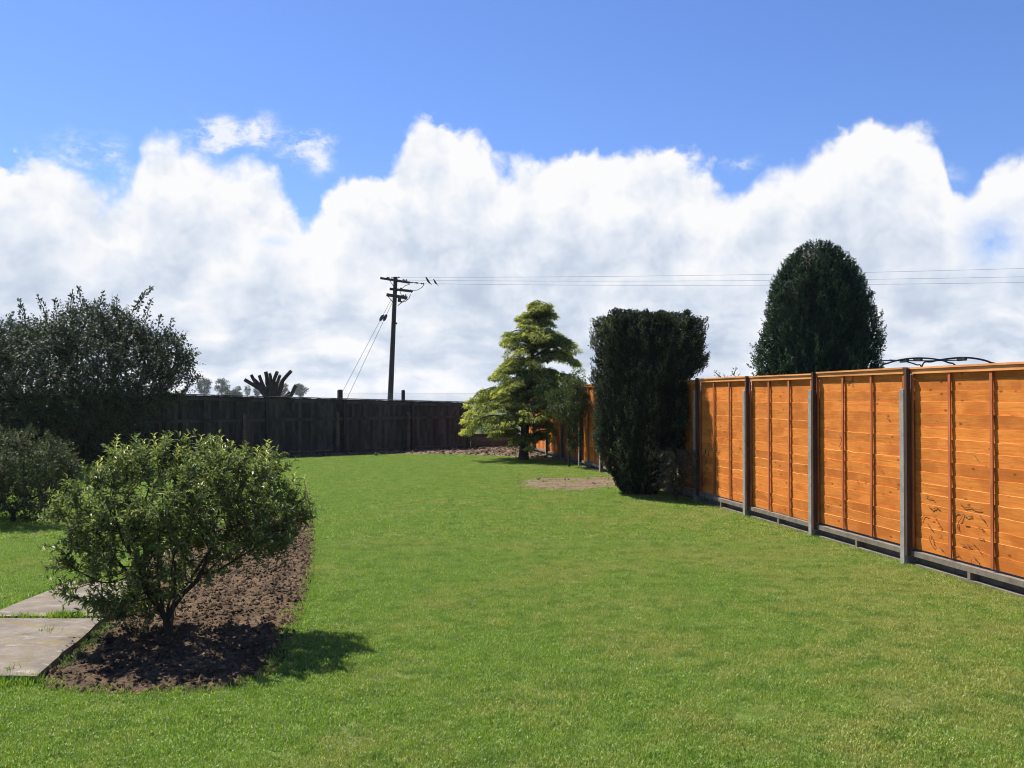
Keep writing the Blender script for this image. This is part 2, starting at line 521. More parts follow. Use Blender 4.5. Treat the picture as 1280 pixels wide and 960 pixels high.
# puffs: two billow layers and wisps, on direction
cc = N(wt, 'ShaderNodeCombineXYZ', {0: mth(wt, 'DIVIDE', az, 10), 1: mth(wt, 'DIVIDE', el, 10), 2: 0.0}).outputs[0]
warp = N(wt, 'ShaderNodeTexNoise', {'Vector': cc, 'Scale': 1.6, 'Detail': 5.0, 'Roughness': .6})
wv = N(wt, 'ShaderNodeVectorMath', {0: warp.outputs['Color'], 1: (.5, .5, .5)}, operation='SUBTRACT').outputs[0]
wv = N(wt, 'ShaderNodeVectorMath', {0: wv, 'Scale': .24}, operation='SCALE').outputs[0]
cw = N(wt, 'ShaderNodeVectorMath', {0: cc, 1: wv}, operation='ADD').outputs[0]
def puff(vec, sc, det=3.0, rough=.55):
    v = N(wt, 'ShaderNodeTexVoronoi', voronoi_dimensions='2D', feature='SMOOTH_F1', normalize=True)
    wt.links.new(vec, v.inputs['Vector'])
    for k_, x_ in (('Scale', sc), ('Detail', det), ('Roughness', rough), ('Smoothness', .35), ('Lacunarity', 2.15)):
        v.inputs[k_].default_value = x_
    return mth(wt, 'SUBTRACT', 1.0, v.outputs['Distance'])
pa = puff(cw, 2.2)
off = N(wt, 'ShaderNodeVectorMath', {0: cw, 1: (-.08, .12, 0)}, operation='ADD').outputs[0]
pb = puff(off, 2.2)
emb = mth(wt, 'SUBTRACT', pa, pb)
fine = noise_n(wt, cw, 6.5, 8, .62)
disp = mth(wt, 'ADD', mth(wt, 'MULTIPLY', mth(wt, 'SUBTRACT', pa, .62), 5.0), mth(wt, 'MULTIPLY', mth(wt, 'SUBTRACT', fine, .5), 2.2))
depth = mth(wt, 'ADD', mth(wt, 'SUBTRACT', top, el), disp)       # degrees below the cloud's edge
soft = mth(wt, 'MULTIPLY_ADD', noise_n(wt, cc, 1.3, 3, .5), 4.6, -1.0)
soft = mth(wt, 'MAXIMUM', soft, .45)
cover = mth(wt, 'DIVIDE', mth(wt, 'ADD', depth, mth(wt, 'MULTIPLY', soft, .3)), soft, clamp=True)
cover = sstep(wt, cover, 0, 1)
def blob(px, py, rx, ry, amp):
    a0 = math.degrees(math.atan((px - 640) / F)); e0 = math.degrees(math.atan((HOR - py) / math.hypot(F, px - 640)))
    k = 180 / math.pi / F
    dx = mth(wt, 'DIVIDE', mth(wt, 'SUBTRACT', mth(wt, 'ADD', az, mth(wt, 'MULTIPLY', N(wt, 'ShaderNodeSeparateXYZ', {0: wv}).outputs[0], 6)), a0), rx * k)
    dy = mth(wt, 'DIVIDE', mth(wt, 'SUBTRACT', mth(wt, 'ADD', el, mth(wt, 'MULTIPLY', N(wt, 'ShaderNodeSeparateXYZ', {0: wv}).outputs[1], 6)), e0), ry * k)
    q = mth(wt, 'ADD', mth(wt, 'MULTIPLY', dx, dx), mth(wt, 'MULTIPLY', dy, dy))
    return mth(wt, 'MULTIPLY', mth(wt, 'EXPONENT', mth(wt, 'MULTIPLY', q, -1.0)), amp)
ws = None
for b in ((272, 166, 48, 26, 1.15), (318, 160, 30, 20, 1.1), (378, 178, 42, 24, 1.15), (394, 198, 20, 20, .8), (112, 190, 50, 24, .8), (345, 185, 40, 16, .6),
          (930, 205, 24, 12, .75), (905, 202, 14, 8, .5), (1150, 160, 26, 10, .6), (450, 228, 40, 14, .5), (1185, 215, 26, 28, .35), (155, 215, 34, 22, .5)):
    s_ = blob(*b)
    ws = s_ if ws is None else mth(wt, 'MAXIMUM', ws, s_)
wisp = sstep(wt, mth(wt, 'MULTIPLY', ws, mth(wt, 'MULTIPLY_ADD', noise_n(wt, N(wt, 'ShaderNodeVectorMath', {0: cw, 1: (1.0, 1.7, 1)}, operation='MULTIPLY').outputs[0], 3.6, 8, .68), 6.0, -2.35)), .08, 1.25, 0, .85)
cover = mth(wt, 'MAXIMUM', cover, wisp)
# faint blue breaks in the lower right part
gap = blob(1243, 300, 26, 26, .75)
gap = mth(wt, 'MAXIMUM', gap, blob(345, 305, 16, 7, .5))
cover = mth(wt, 'MULTIPLY', cover, mth(wt, 'SUBTRACT', 1.0, mth(wt, 'MULTIPLY', gap, mth(wt, 'MULTIPLY_ADD', fine, 2.0, -.2)), clamp=True))
# brightness: white crowns, grey-blue undersides, streaked towards the horizon
strk = noise_n(wt, N(wt, 'ShaderNodeVectorMath', {0: cw, 1: (1.0, 2.5, 1)}, operation='MULTIPLY').outputs[0], 2.3, 6, .52)
lowm = sstep(wt, el, 8.5, 3.0)
base_b = sstep(wt, depth, .2, 8.0, 1.0, .50)
shade = mth(wt, 'ADD', base_b, mth(wt, 'MULTIPLY', emb, mth(wt, 'MULTIPLY_ADD', lowm, -.8, 1.5)))
shade = mth(wt, 'ADD', shade, mth(wt, 'MULTIPLY', mth(wt, 'SUBTRACT', noise_n(wt, cw, .95, 5, .52), .47), 1.05))
shade = mth(wt, 'ADD', shade, mth(wt, 'MULTIPLY', lowm, mth(wt, 'MULTIPLY', mth(wt, 'SUBTRACT', strk, .50), 2.5)))
shade = mth(wt, 'ADD', shade, mth(wt, 'MULTIPLY', sstep(wt, el, 3.2, .3), .14))
cloudc = ramp(wt, shade, [(0.05, (.50, .58, .72)), (0.42, (.64, .715, .84)), (0.68, (.80, .85, .94)), (0.98, (.99, .99, 1.0))])
bg_cloud = N(wt, 'ShaderNodeBackground', {'Color': cloudc, 'Strength': .475})
below = sstep(wt, el, -3.5, -2.0)
cover = mth(wt, 'MULTIPLY', cover, below)
mxw = N(wt, 'ShaderNodeMixShader', {0: cover, 1: bg_sky.outputs[0], 2: bg_cloud.outputs[0]})
wt.links.new(mxw.outputs[0], wout.inputs[0])

vs = scene.view_settings
scene.display_settings.display_device = 'sRGB'
vs.view_transform = 'Standard'; vs.look = 'None'; vs.gamma = 1; vs.use_curve_mapping = False
vs.exposure = 1.05
scene.cycles.max_bounces = 6
scene.cycles.transparent_max_bounces = 8
scene.cycles.use_denoising = True
scene.cycles.filter_width = 1.05

# ------------------------------------------------------------------ the setting
fd = Vector((-.1755, .9845, 0))                # orange fence runs along this, away from the camera
fn = Vector((-.9845, -.1755, 0))               # its face
P0 = Vector((3.045, 15.04, 0))
SP = 1.90
def fence_x(y):
    return P0.x + (y - P0.y) * fd.x / fd.y

def sheet(name, poly, z, mat, kind='structure'):
    mb = MB()
    mb.add([(p[0], p[1], z) for p in poly], [tuple(range(len(poly)))])
    return tag(mb.build(name, mat), kind=kind)

mb = MB()
gys = [-300, 0, 60, 200, 420, 760]; gz = [-.012, -.012, -.012, -1.2, -3.2, -6.2]
for i in range(5):
    mb.add([(-900, gys[i], gz[i]), (900, gys[i], gz[i]), (900, gys[i + 1], gz[i + 1]), (-900, gys[i + 1], gz[i + 1])], [(0, 1, 2, 3)])
tag(mb.build('ground', M_field), kind='structure')

df_a = Vector((-6.40, 26.3, 0)); df_d = Vector((.807, .59, 0)).normalized()
def df_pt(t, off=0.0):
    nrm = Vector((df_d.y, -df_d.x, 0))
    return df_a + df_d * t + nrm * off

lawn_poly = [(-18, -3), (fence_x(-3) - .02, -3), (fence_x(31) - .02, 31), (-1.2, 30.2), tuple(df_pt(-14))[:2]]
sheet('lawn', lawn_poly, 0.0, M_lawn)

def in_poly(x, y, poly):
    x = np.asarray(x); y = np.asarray(y)
    c = np.zeros(x.shape, bool)
    n = len(poly)
    for i in range(n):
        x1, y1 = poly[i][:2]; x2, y2 = poly[(i + 1) % n][:2]
        m = ((y1 > y) != (y2 > y))
        with np.errstate(divide='ignore', invalid='ignore'):
            xi = (x2 - x1) * (y - y1) / (y2 - y1 + 1e-12) + x1
        c ^= m & (x < xi)
    return c

def smooth_poly(poly, it=2):
    p = [np.array(q[:2], float) for q in poly]
    for _ in range(it):
        q = []
        for i in range(len(p)):
            a, b = p[i], p[(i + 1) % len(p)]
            q += [a * .75 + b * .25, a * .25 + b * .75]
        p = q
    return p

# bed around the shrub
bed_raw = [(-2.84, 5.42), (-2.3, 5.30), (-1.72, 5.32), (-1.46, 5.62), (-1.46, 6.1), (-1.56, 6.7), (-1.64, 7.4), (-1.78, 8.2), (-1.94, 9.2), (-2.20, 10.4), (-2.56, 12.2), (-3.0, 13.2), (-3.6, 13.2),
           (-3.85, 12.0), (-3.9, 10.0), (-3.72, 8.6), (-3.25, 8.35), (-3.10, 7.4), (-2.95, 6.4)]
bed_poly = [tuple(p) for p in smooth_poly(bed_raw, 1)]
path_r = lambda y: -2.80 - (y - 5.5) * .165
def grid_patch(name, poly, mat, step, hfun, kind='structure'):
    xs = [p[0] for p in poly]; ys = [p[1] for p in poly]
    gx = np.arange(min(xs) - step, max(xs) + step * 2, step); gy = np.arange(min(ys) - step, max(ys) + step * 2, step)
    X, Y = np.meshgrid(gx, gy)
    Z = np.vectorize(hfun)(X, Y)
    idx = np.arange(X.size).reshape(X.shape)
    f = np.stack([idx[:-1, :-1], idx[:-1, 1:], idx[1:, 1:], idx[1:, :-1]], -1).reshape(-1, 4)
    cx = (X[:-1, :-1] + step / 2).ravel(); cy = (Y[:-1, :-1] + step / 2).ravel()
    f = f[in_poly(cx, cy, poly)]
    mb = MB(); mb.add(np.stack([X, Y, Z], -1).reshape(-1, 3), f, 0, .5, True)
    o = mb.build(name, mat)
    bm = bmesh.new(); bm.from_mesh(o.data)
    bmesh.ops.delete(bm, geom=[v for v in bm.verts if not v.link_faces], context='VERTS')
    bm.to_mesh(o.data); bm.free()
    return tag(o, kind=kind)
def edge_dist(x, y, poly):
    d = 9
    n = len(poly)
    for i in range(n):
        ax, ay = poly[i][:2]; bx, by = poly[(i + 1) % n][:2]
        t = max(0, min(1, ((x - ax) * (bx - ax) + (y - ay) * (by - ay)) / ((bx - ax) ** 2 + (by - ay) ** 2 + 1e-9)))
        d = min(d, math.hypot(x - ax - t * (bx - ax), y - ay - t * (by - ay)))
    return d
def bed_h(x, y):
    e = min(1, edge_dist(x, y, bed_poly) / .22)
    return .004 + e * (.020 + .024 * fbm(x, y, 3.1, 5, 6.0) + .012 * fbm(x, y, 9, 3, 24) + .03 * max(0, fbm(x, y, 0, 4, 1.6)))
grid_patch('soil', bed_poly, M_soil, .02, bed_h)

# concrete path: two slabs, a joint with grass between
py0 = 5.50
path_things = []
def slab(x0a, x1a, ya, x0b, x1b, yb):
    mb = MB()
    t = .062
    n = 14
    v = []; f = []
    for i in range(n + 1):
        for j in range(n + 1):
            a = i / n; b = j / n
            y = ya + (yb - ya) * b
            xl = x0a + (x0b - x0a) * b; xr = x1a + (x1b - x1a) * b
            x = xl + (xr - xl) * a
            wob = .014 * fbm(x * 3, y * 3, 5)
            if a in (0, 1): x += wob
            if b in (0, 1): y += wob * 1.4
            v.append((x, y, t + .003 * fbm(x, y, 1, 3, 2) - (.012 if (a in (0, 1) or b in (0, 1)) else 0)))
    for i in range(n):
        for j in range(n):
            k = i * (n + 1) + j
            f.append((k, k + n + 1, k + n + 2, k + 1))
    mb.add(v, f, 0, .5, True)
    rim = [i * (n + 1) for i in range(n + 1)] + [n * (n + 1) + j for j in range(1, n + 1)] + [i * (n + 1) + n for i in range(n - 1, -1, -1)] + [j for j in range(n - 1, 0, -1)]
    rv = [v[k] for k in rim]
    m = len(rv)
    vv = rv + [(p[0], p[1], -.01) for p in rv]
    mb.add(vv, [(i, i + m, (i + 1) % m + m, (i + 1) % m) for i in range(m)])
    return mb
sl = slab(-3.97, path_r(py0), py0, -3.95, path_r(6.93), 6.93)
s2 = slab(-3.95, path_r(7.0), 7.0, -3.93, path_r(8.3), 8.3)
for q in (s2,):
    for a, b, c, d_, e in zip(q.v, q.f, q.mi, q.tone, q.sm):
        pass
tag(sl.build('path', M_slab), kind='structure')
tag(s2.build('path', M_slab), kind='structure')

# bare strips by the old fence, around the cedar, and the worn patch
strip_poly = [tuple(df_pt(-6, .10))[:2], tuple(df_pt(-.5, .55))[:2], tuple(df_pt(1.5, .9))[:2], tuple(df_pt(3.2, 1.25))[:2], (-1.6, 26.9), (-.4, 26.2), (.5, 25.6), (1.3, 25.0), (fence_x(24.2) - .06, 24.2),
              (fence_x(30.6) - .06, 30.6), (-1.0, 30.4), tuple(df_pt(6.2, .06))[:2], tuple(df_pt(2, .06))[:2]]
def strip_h(x, y):
    e = min(1, edge_dist(x, y, strip_poly) / .3)
    return .004 + e * (.02 + .05 * abs(fbm(x, y, 3.1, 4, 3.0)))
strip_poly2 = strip_poly
grid_patch('soil', strip_poly, M_earth, .09, strip_h)
worn_raw = [G(640, 603), G(665, 598), G(705, 597), G(740, 597), G(770, 596), G(785, 603), G(790, 611), G(760, 611), G(730, 613), G(690, 614), G(655, 612)]
worn_poly = [tuple(p)[:2] for p in smooth_poly(worn_raw, 2)]
def worn_h(x, y):
    e = min(1, edge_dist(x, y, worn_poly) / .3)
    return .004 + e * (.008 + .02 * abs(fbm(x, y, 3.1, 4, 3.0)))
grid_patch('soil', worn_poly, M_earth, .06, worn_h)

# clods and chips lying on the soil
def clods(name, poly, n, s0, s1, mat, seed, hf, label=None):
    r = np.random.default_rng(seed)
    xs = [p[0] for p in poly]; ys = [p[1] for p in poly]
    mb = MB()
    ico = np.array([(0, 0, 1), (.9, 0, .2), (.2, .85, .25), (-.8, .4, .15), (-.6, -.7, .2), (.4, -.85, .2), (0, 0, -.7)])
    icf = np.array([(0, 1, 2), (0, 2, 3), (0, 3, 4), (0, 4, 5), (0, 5, 1), (6, 2, 1), (6, 3, 2), (6, 4, 3), (6, 5, 4), (6, 1, 5)])
    X = r.uniform(min(xs), max(xs), n * 4); Y = r.uniform(min(ys), max(ys), n * 4)
    k = in_poly(X, Y, poly); X = X[k][:n]; Y = Y[k][:n]
    for x, y in zip(X, Y):
        s = s0 + (s1 - s0) * r.random() ** 3
        sc = s * np.array([r.uniform(.7, 1.4), r.uniform(.6, 1.2), r.uniform(.6, 1.1)])
        v = ico * sc * r.uniform(.6, 1.35, (7, 1))
        a = r.uniform(0, 6.28); c, s_ = math.cos(a), math.sin(a)
        v = v @ np.array([[c, s_, 0], [-s_, c, 0], [0, 0, 1]])
        v += (x, y, hf(x, y) + s * .12)
        mb.add(v, icf, 0, r.random())
    return tag(mb.build(name, mat), label, None, None, 'stuff')
clods('soil_clods', bed_poly, 20000, .003, .024, M_clod, 3, bed_h)
clods('soil_clods', strip_poly, 2600, .015, .07, M_earth, 4, strip_h)
clods('soil_clods', worn_poly, 200, .008, .03, M_earth, 5, worn_h)

# ------------------------------------------------------------------ grass
def patch_mesh(name, nb, rad, hmin, hmax, w, seed):
    r = np.random.default_rng(seed)
    rr = rad * np.sqrt(r.random(nb)); a = r.uniform(0, 2 * np.pi, nb)
    b = np.stack([rr * np.cos(a), rr * np.sin(a), np.full(nb, -.002)], 1)
    h = r.uniform(hmin, hmax, nb)
    la = r.uniform(0, 2 * np.pi, nb); lean = r.uniform(.15, 1.0, nb)
    ld = np.stack([np.cos(la), np.sin(la), np.zeros(nb)], 1)
    sd_ = np.stack([-np.sin(la), np.cos(la), np.zeros(nb)], 1)
    tw = r.uniform(-.8, .8, (nb, 1)); sdd = sd_ + ld * tw
    wd = w * r.uniform(.7, 1.3, (nb, 1))
    up = np.array([0, 0, 1.0])
    m = b + up * (h * .55)[:, None] + ld * (h * lean * .22)[:, None]
    t = b + up * (h * (1 - .25 * lean))[:, None] + ld * (h * lean * .75)[:, None]
    v = np.stack([b - sdd * wd * .5, b + sdd * wd * .5, m + sdd * wd * .45, m - sdd * wd * .45, t], 1).reshape(-1, 3)
    base = (np.arange(nb) * 5)[:, None]
    tone = np.clip(r.normal(.45, .2, nb), 0, .86)
    tone[r.random(nb) < .08] = 1.0
    mb = MB()
    mb.add(v, base + np.array([[0, 1, 2, 3]]), 0, np.repeat(tone, 5))
    f3 = base + np.array([[3, 2, 4]])
    mb.f.append(f3); mb.mi.append(np.zeros(nb, np.int32)); mb.sm.append(np.zeros(nb, bool))
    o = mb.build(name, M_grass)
    at = o.data.attributes.new('up', 'FLOAT', 'POINT')
    at.data.foreach_set('value', np.tile(np.array([0, 0, .55, .55, 1], np.float32), nb))
    COL.objects.unlink(o)
    return o

def grass_field(name, pts, scl, coll, label=None):
    me = bpy.data.meshes.new(name)
    me.from_pydata([tuple(p) for p in pts], [], [])
    a = me.attributes.new('sc', 'FLOAT', 'POINT'); a.data.foreach_set('value', np.asarray(scl, np.float32))
    o = bpy.data.objects.new(name, me); COL.objects.link(o)
    ng = bpy.data.node_groups.new(name, 'GeometryNodeTree')
    ng.interface.new_socket('Geometry', in_out='INPUT', socket_type='NodeSocketGeometry')
    ng.interface.new_socket('Geometry', in_out='OUTPUT', socket_type='NodeSocketGeometry')
    gi = ng.nodes.new('NodeGroupInput'); go = ng.nodes.new('NodeGroupOutput')
    ci = ng.nodes.new('GeometryNodeCollectionInfo'); ci.inputs[0].default_value = coll
    ci.inputs['Separate Children'].default_value = True; ci.inputs['Reset Children'].default_value = True
    ip = ng.nodes.new('GeometryNodeInstanceOnPoints')
    ip.inputs['Pick Instance'].default_value = True
    rv = ng.nodes.new('FunctionNodeRandomValue'); rv.data_type = 'FLOAT_VECTOR'
    rv.inputs[0].default_value = (-.06, -.06, 0); rv.inputs[1].default_value = (.06, .06, 6.283)
    na = ng.nodes.new('GeometryNodeInputNamedAttribute'); na.data_type = 'FLOAT'; na.inputs[0].default_value = 'sc'
    ng.links.new(gi.outputs[0], ip.inputs['Points'])
    ng.links.new(ci.outputs[0], ip.inputs['Instance'])
    ng.links.new(rv.outputs[0], ip.inputs['Rotation'])
    ng.links.new(na.outputs[0], ip.inputs['Scale'])
    ng.links.new(ip.outputs[0], go.inputs[0])
    md = o.modifiers.new('grass', 'NODES'); md.node_group = ng
    return tag(o, label, None, None, 'stuff')

near_c = bpy.data.collections.new('near_patches'); far_c = bpy.data.collections.new('far_patches')
for i in range(6):
    near_c.objects.link(patch_mesh('grass_patch', 430, .12, .010, .027, .0032, 100 + i))
    far_c.objects.link(patch_mesh('grass_patch', 230, .15, .012, .028, .0058, 200 + i))

def lawn_points(y0, y1, step, seed):
    r = np.random.default_rng(seed)
    gy = np.arange(y0, y1, step); pts = []
    for y in gy:
        x0 = max(-.62 * y - 1.0, -16); x1 = fence_x(y) - .10
        x1 = min(x1, .62 * y + 1.0)
        gx = np.arange(x0, x1, step)
        pts.append(np.stack([gx + r.uniform(-.5, .5, len(gx)) * step, np.full(len(gx), y) + r.uniform(-.5, .5, len(gx)) * step], 1))
    p = np.concatenate(pts)
    x, y = p[:, 0], p[:, 1]
    k = in_poly(x, y, lawn_poly)
    bedg = bed_poly
    inb = in_poly(x, y, bedg) & in_poly(x + .07, y, bedg) & in_poly(x - .07, y, bedg) & in_poly(x, y + .07, bedg) & in_poly(x, y - .07, bedg)
    k &= ~inb
    inpath = (x > -4.03) & (x < (-2.80 - (y - 5.5) * .165) + .02) & (y > 5.46) & (y < 8.36)
    k &= ~inpath
    k &= ~(in_poly(x, y, strip_poly) & (r.random(len(x)) < .985))
    nzv = np.array([fbm(a, b, 7.7, 3, 2.5) for a, b in zip(x, y)])
    iw = in_poly(x, y, worn_poly)
    for q in np.where(iw)[0]:
        if nzv[q] + r.normal(0, .12) < -.50 + .72 * min(1, edge_dist(x[q], y[q], worn_poly) / .55): k[q] = False
    p = p[k]; nzv = nzv[k]
    sc = np.clip(r.normal(1, .15, len(p)) + nzv * .22, .55, 1.5)
    z = np.zeros(len(p))
    return np.column_stack([p, z]), sc
pn, sn = lawn_points(3.2, 11.0, .115, 1)
pf, sf = lawn_points(11.0, 30.5, .15, 2)
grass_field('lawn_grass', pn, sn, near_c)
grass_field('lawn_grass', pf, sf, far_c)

# grass and weeds in the path joint and along the slab edges
def tufts(name, centres, seed, hmin=.03, hmax=.09, mat=M_grass, label=None):
    r = np.random.default_rng(seed)
    mb = MB()
    for (x, y, z, n, rad) in centres:
        b = np.array([x, y, z]) + np.column_stack([r.normal(0, rad, n), r.normal(0, rad, n), np.zeros(n)])
        ax = np.column_stack([r.normal(0, .5, n), r.normal(0, .5, n), np.ones(n)])
        add_leaves(mb, b, ax, rand_unit(n, r), r.uniform(hmin, hmax, n), .006, np.clip(r.normal(.5, .2, n), 0, 1))
    o = mb.build(name, mat)
    at = o.data.attributes.new('up', 'FLOAT', 'POINT'); at.data.foreach_set('value', np.full(len(o.data.vertices), .8, np.float32))
    return tag(o, label, None, None, 'stuff')
cs = []
for i in range(60):
    x = -3.85 + .75 * i / 60 + random.uniform(-.02, .02)
    cs.append((x, 6.965 + random.uniform(-.02, .02), .03, 3 + int(22 * max(0, fbm(x * 4, 0, 2))) + (40 if -3.45 < x < -3.25 else 0), .018))
for i in range(40):
    y = 5.5 + 2.8 * i / 40
    cs.append((-4.0 + random.uniform(-.03, .02), y, .0, 30, .03))
for i in range(46):
    x = -3.98 + 1.2 * i / 46
    cs.append((x, 5.49 + random.uniform(-.04, .02), .0, 40, .03))
for x, y in ((-3.72, 5.72), (-3.76, 5.66), (-3.25, 6.5)):
    cs.append((x, y, .04, 30, .03))
tufts('path_grass', cs, 5)
cs = []
for i in range(len(bed_poly)):
    a_ = bed_poly[i]; b_ = bed_poly[(i + 1) % len(bed_poly)]
    m = max(1, int(math.hypot(b_[0] - a_[0], b_[1] - a_[1]) / .022))
    for j in range(m):
        x = a_[0] + (b_[0] - a_[0]) * j / m; y = a_[1] + (b_[1] - a_[1]) * j / m
        if x < path_r(y) + .12 and 5.5 < y < 8.3: continue
        w_ = max(0, fbm(x * 3.1, y * 3.1, 4)) * .14
        cs.append((x + random.uniform(-.05, .05) - (w_ if x > -2.4 and y > 5.6 else 0), y + random.uniform(-.04, .04) + (w_ if y < 5.6 else 0), .0, 9 if y < 9 else 5, .028))
for i in range(900):
    y = 3.5 + 20 * (i / 900) ** 1.3
    cs.append((fence_x(y) - random.uniform(.06, .16), y, .0, random.choice((2, 5, 9, 16)), .03))
for i in range(14):
    cs.append((-3.9 + random.random() * .9, 5.5 + abs(random.gauss(0, .07)), .055, 24, .03))
for i in range(10):
    cs.append((-3.94 + abs(random.gauss(0, .04)), random.uniform(5.6, 8.2), .055, 22, .025))
tufts('edge_grass', cs, 15, .015, .05)

# ------------------------------------------------------------------ orange panel fence
fence = thing('panel_fence', 'orange stained timber panel fence with grey concrete posts along the right of the lawn', 'fence', tuple(P0), math.atan2(-fd.y, -fd.x))
# local x runs towards the camera (along -fd); local y is away from the lawn face?  face normal:
_lx = -fd; _ly = Vector((-_lx.y, _lx.x, 0))
SGN = 1.0 if _ly.dot(fn) > 0 else -1.0          # outward (lawn side) is SGN * local y

def add_oriented_box(mb, x0, x1, o0, o1, z0, z1, mi=0, tone=.5):
    ya, yb = sorted((o0 * SGN, o1 * SGN))
    mb.box((x0, ya, z0), (x1, yb, z1), mi, tone)

def make_panel(k, x0, dz, seed):
    r = random.Random(seed)
    wd = SP - .10
    x0 = x0 + .05
    mb = MB()
    zb, zt = .155 + dz, 1.955 + dz
    nb = 16
    hh = (zt - zb) / nb
    ns = 30
    for i in range(nb):
        z0 = zb + i * hh - (.018 if i else 0); z1 = zb + (i + 1) * hh + (r.uniform(-.006, .012) if i < nb - 1 else 0)
        amp = r.uniform(.001, .009); ph = r.uniform(0, 100); tilt = r.uniform(-.006, .006)
        bow = r.uniform(-.006, .006)
        tone = r.random()
        top_o = .0150 + r.uniform(-.0025, .0025); bot_o = .0085; th = .008
        V = []
        for j in range(ns + 1):
            s = j / ns
            x = x0 + .012 + (wd - .024) * s
            wz = z1 + amp * 1.6 * mnoise.noise(Vector((s * 9 + ph, 0, 0))) + tilt * (s - .5) + bow * math.sin(s * 3.1)
            if i == nb - 1: wz = z1
            oo = top_o + .003 * mnoise.noise(Vector((s * 5 + ph, 4, 0)))
            V += [(x, SGN * bot_o, z0), (x, SGN * oo, wz), (x, SGN * (oo - th), wz + .001), (x, SGN * (bot_o - th), z0)]
        V = np.array(V)
        q = np.arange(ns)[:, None] * 4
        pale = 1 if r.random() < .34 else 0
        def strip(a, b):
            f = q + np.array([[a, a + 4, b + 4, b]])
            return f if SGN < 0 else f[:, ::-1]
        mb.add(V, strip(0, 1), 0, tone)
        mb.f.append(strip(1, 2) + mb.n - len(V)); mb.mi.append(np.full(ns, pale, np.int32)); mb.sm.append(np.zeros(ns, bool))
        mb.f.append(strip(2, 3) + mb.n - len(V)); mb.mi.append(np.zeros(ns, np.int32)); mb.sm.append(np.zeros(ns, bool))
    p = mb.build('panel', [M_orange, M_edge], fence)
    if k == 0 or k >= 7:
        pass
    for s, wb in ((0, .04), (1 / 3, .034), (2 / 3, .034), (1, .04)):
        b = MB()
        xc = x0 + .022 + (wd - .044) * s + (r.uniform(-.015, .015) if 0 < s < 1 else 0)
        lean = r.uniform(-.006, .006)
        b.box((xc - wb / 2, min(SGN * .028, SGN * .042), zb + .004), (xc + wb / 2, max(SGN * .028, SGN * .042), zt - .052), 0, r.random())
        v = b.v[0]; v[4:, 0] += lean
        # back batten too
        b.box((xc - wb / 2, min(-SGN * .005, -SGN * .022), zb + .004), (xc + wb / 2, max(-SGN * .005, -SGN * .022), zt - .052), 0, r.random())
        b.build('batten', M_batten, p)
    b = MB()
    add_oriented_box(b, x0 + .002, x0 + wd - .002, -.022, .050, zt - .048, zt - .002, 0, r.random())
    b.build('top_rail', M_cap, p)
    b = MB()
    add_oriented_box(b, x0 - .004, x0 + wd + .004, -.03, .062, zt, zt + .018, 0, r.random())
    v = b.v[0]; v[[0, 3, 4, 7], 2] += r.uniform(-.006, .006)
    b.build('cap', M_cap, p)
    return p

def make_post(x0, zt, stub=True, lean=0.0):
    b = MB()
    # H section post: web and two flanges
    add_oriented_box(b, x0 - .043, x0 + .037, .055, .105, -.02, zt)
    add_oriented_box(b, x0 - .018, x0 + .018, -.03, .0548, -.02, zt - .001)
    add_oriented_box(b, x0 - .047, x0 + .047, -.08, -.0302, -.02, zt)
    o = b.build('post', M_conc, fence)
    bm = bmesh.new(); bm.from_mesh(o.data)
    bmesh.ops.bevel(bm, geom=[e for e in bm.edges if abs(e.verts[0].co.z - e.verts[1].co.z) > .5 or e.verts[0].co.z > zt - .01], offset=.006, segments=1, affect='EDGES')
    for v in bm.verts:
        v.co.x += lean * v.co.z
    bm.to_mesh(o.data); bm.free()
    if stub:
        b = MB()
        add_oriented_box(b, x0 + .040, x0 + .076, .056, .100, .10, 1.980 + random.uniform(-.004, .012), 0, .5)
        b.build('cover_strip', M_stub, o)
    return o

def make_gravel(x0):
    b = MB()
    xa, xb = x0 + .048, x0 + SP - .048
    add_oriented_box(b, xa, xb, -.06, -.035, -.02, .150)           # recessed field
    add_oriented_box(b, xa, xb, -.0348, .056, .098, .149)          # upper rim
    add_oriented_box(b, xa, xb, -.0348, .056, -.02, .026)          # lower rim
    xm = (xa + xb) / 2
    for c in (xm,):
        add_oriented_box(b, c - .02, c + .02, -.0348, .055, .0262, .0978)
    return b.build('gravel_board', M_concd, fence)

dzs = {}
for k in range(-8, 7):
    dz = random.uniform(-.008, .012) + (.012 if k >= 2 else 0)
    dzs[k] = dz
    make_panel(k, k * SP, dz, 50 + k)
    make_gravel(k * SP)
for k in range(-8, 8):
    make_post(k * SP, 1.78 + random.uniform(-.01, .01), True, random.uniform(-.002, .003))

# dried ivy traces clinging to the near panel
mb = MB()
r = random.Random(12)
def local_fence(px, py):
    # meet of the view ray with the fence face, in fence-local x,z
    d = Vector(((px - 640) / F, 1, (HOR - py) / F))
    face = P0 + fn * .03
    t = (face - Vector((0, 0, CAMZ))).dot(fn) / d.dot(fn)
    p = Vector((0, 0, CAMZ)) + d * t
    q = p - P0
    return q.dot(-fd), p.z
def squig(pts, rad=.0025):
    pp = []
    for a in range(len(pts) - 1):
        for s in (0, .25, .5, .75):
            x = pts[a][0] * (1 - s) + pts[a + 1][0] * s + r.uniform(-.6, .6); y = pts[a][1] * (1 - s) + pts[a + 1][1] * s + r.uniform(-.6, .6)
            lx, z = local_fence(x, y)
            pp.append((lx, SGN * (.020 + r.uniform(0, .002)), z))
    if len(pp) > 1:
        mb.tube(pp, rad * r.uniform(.7, 1.3), 4)
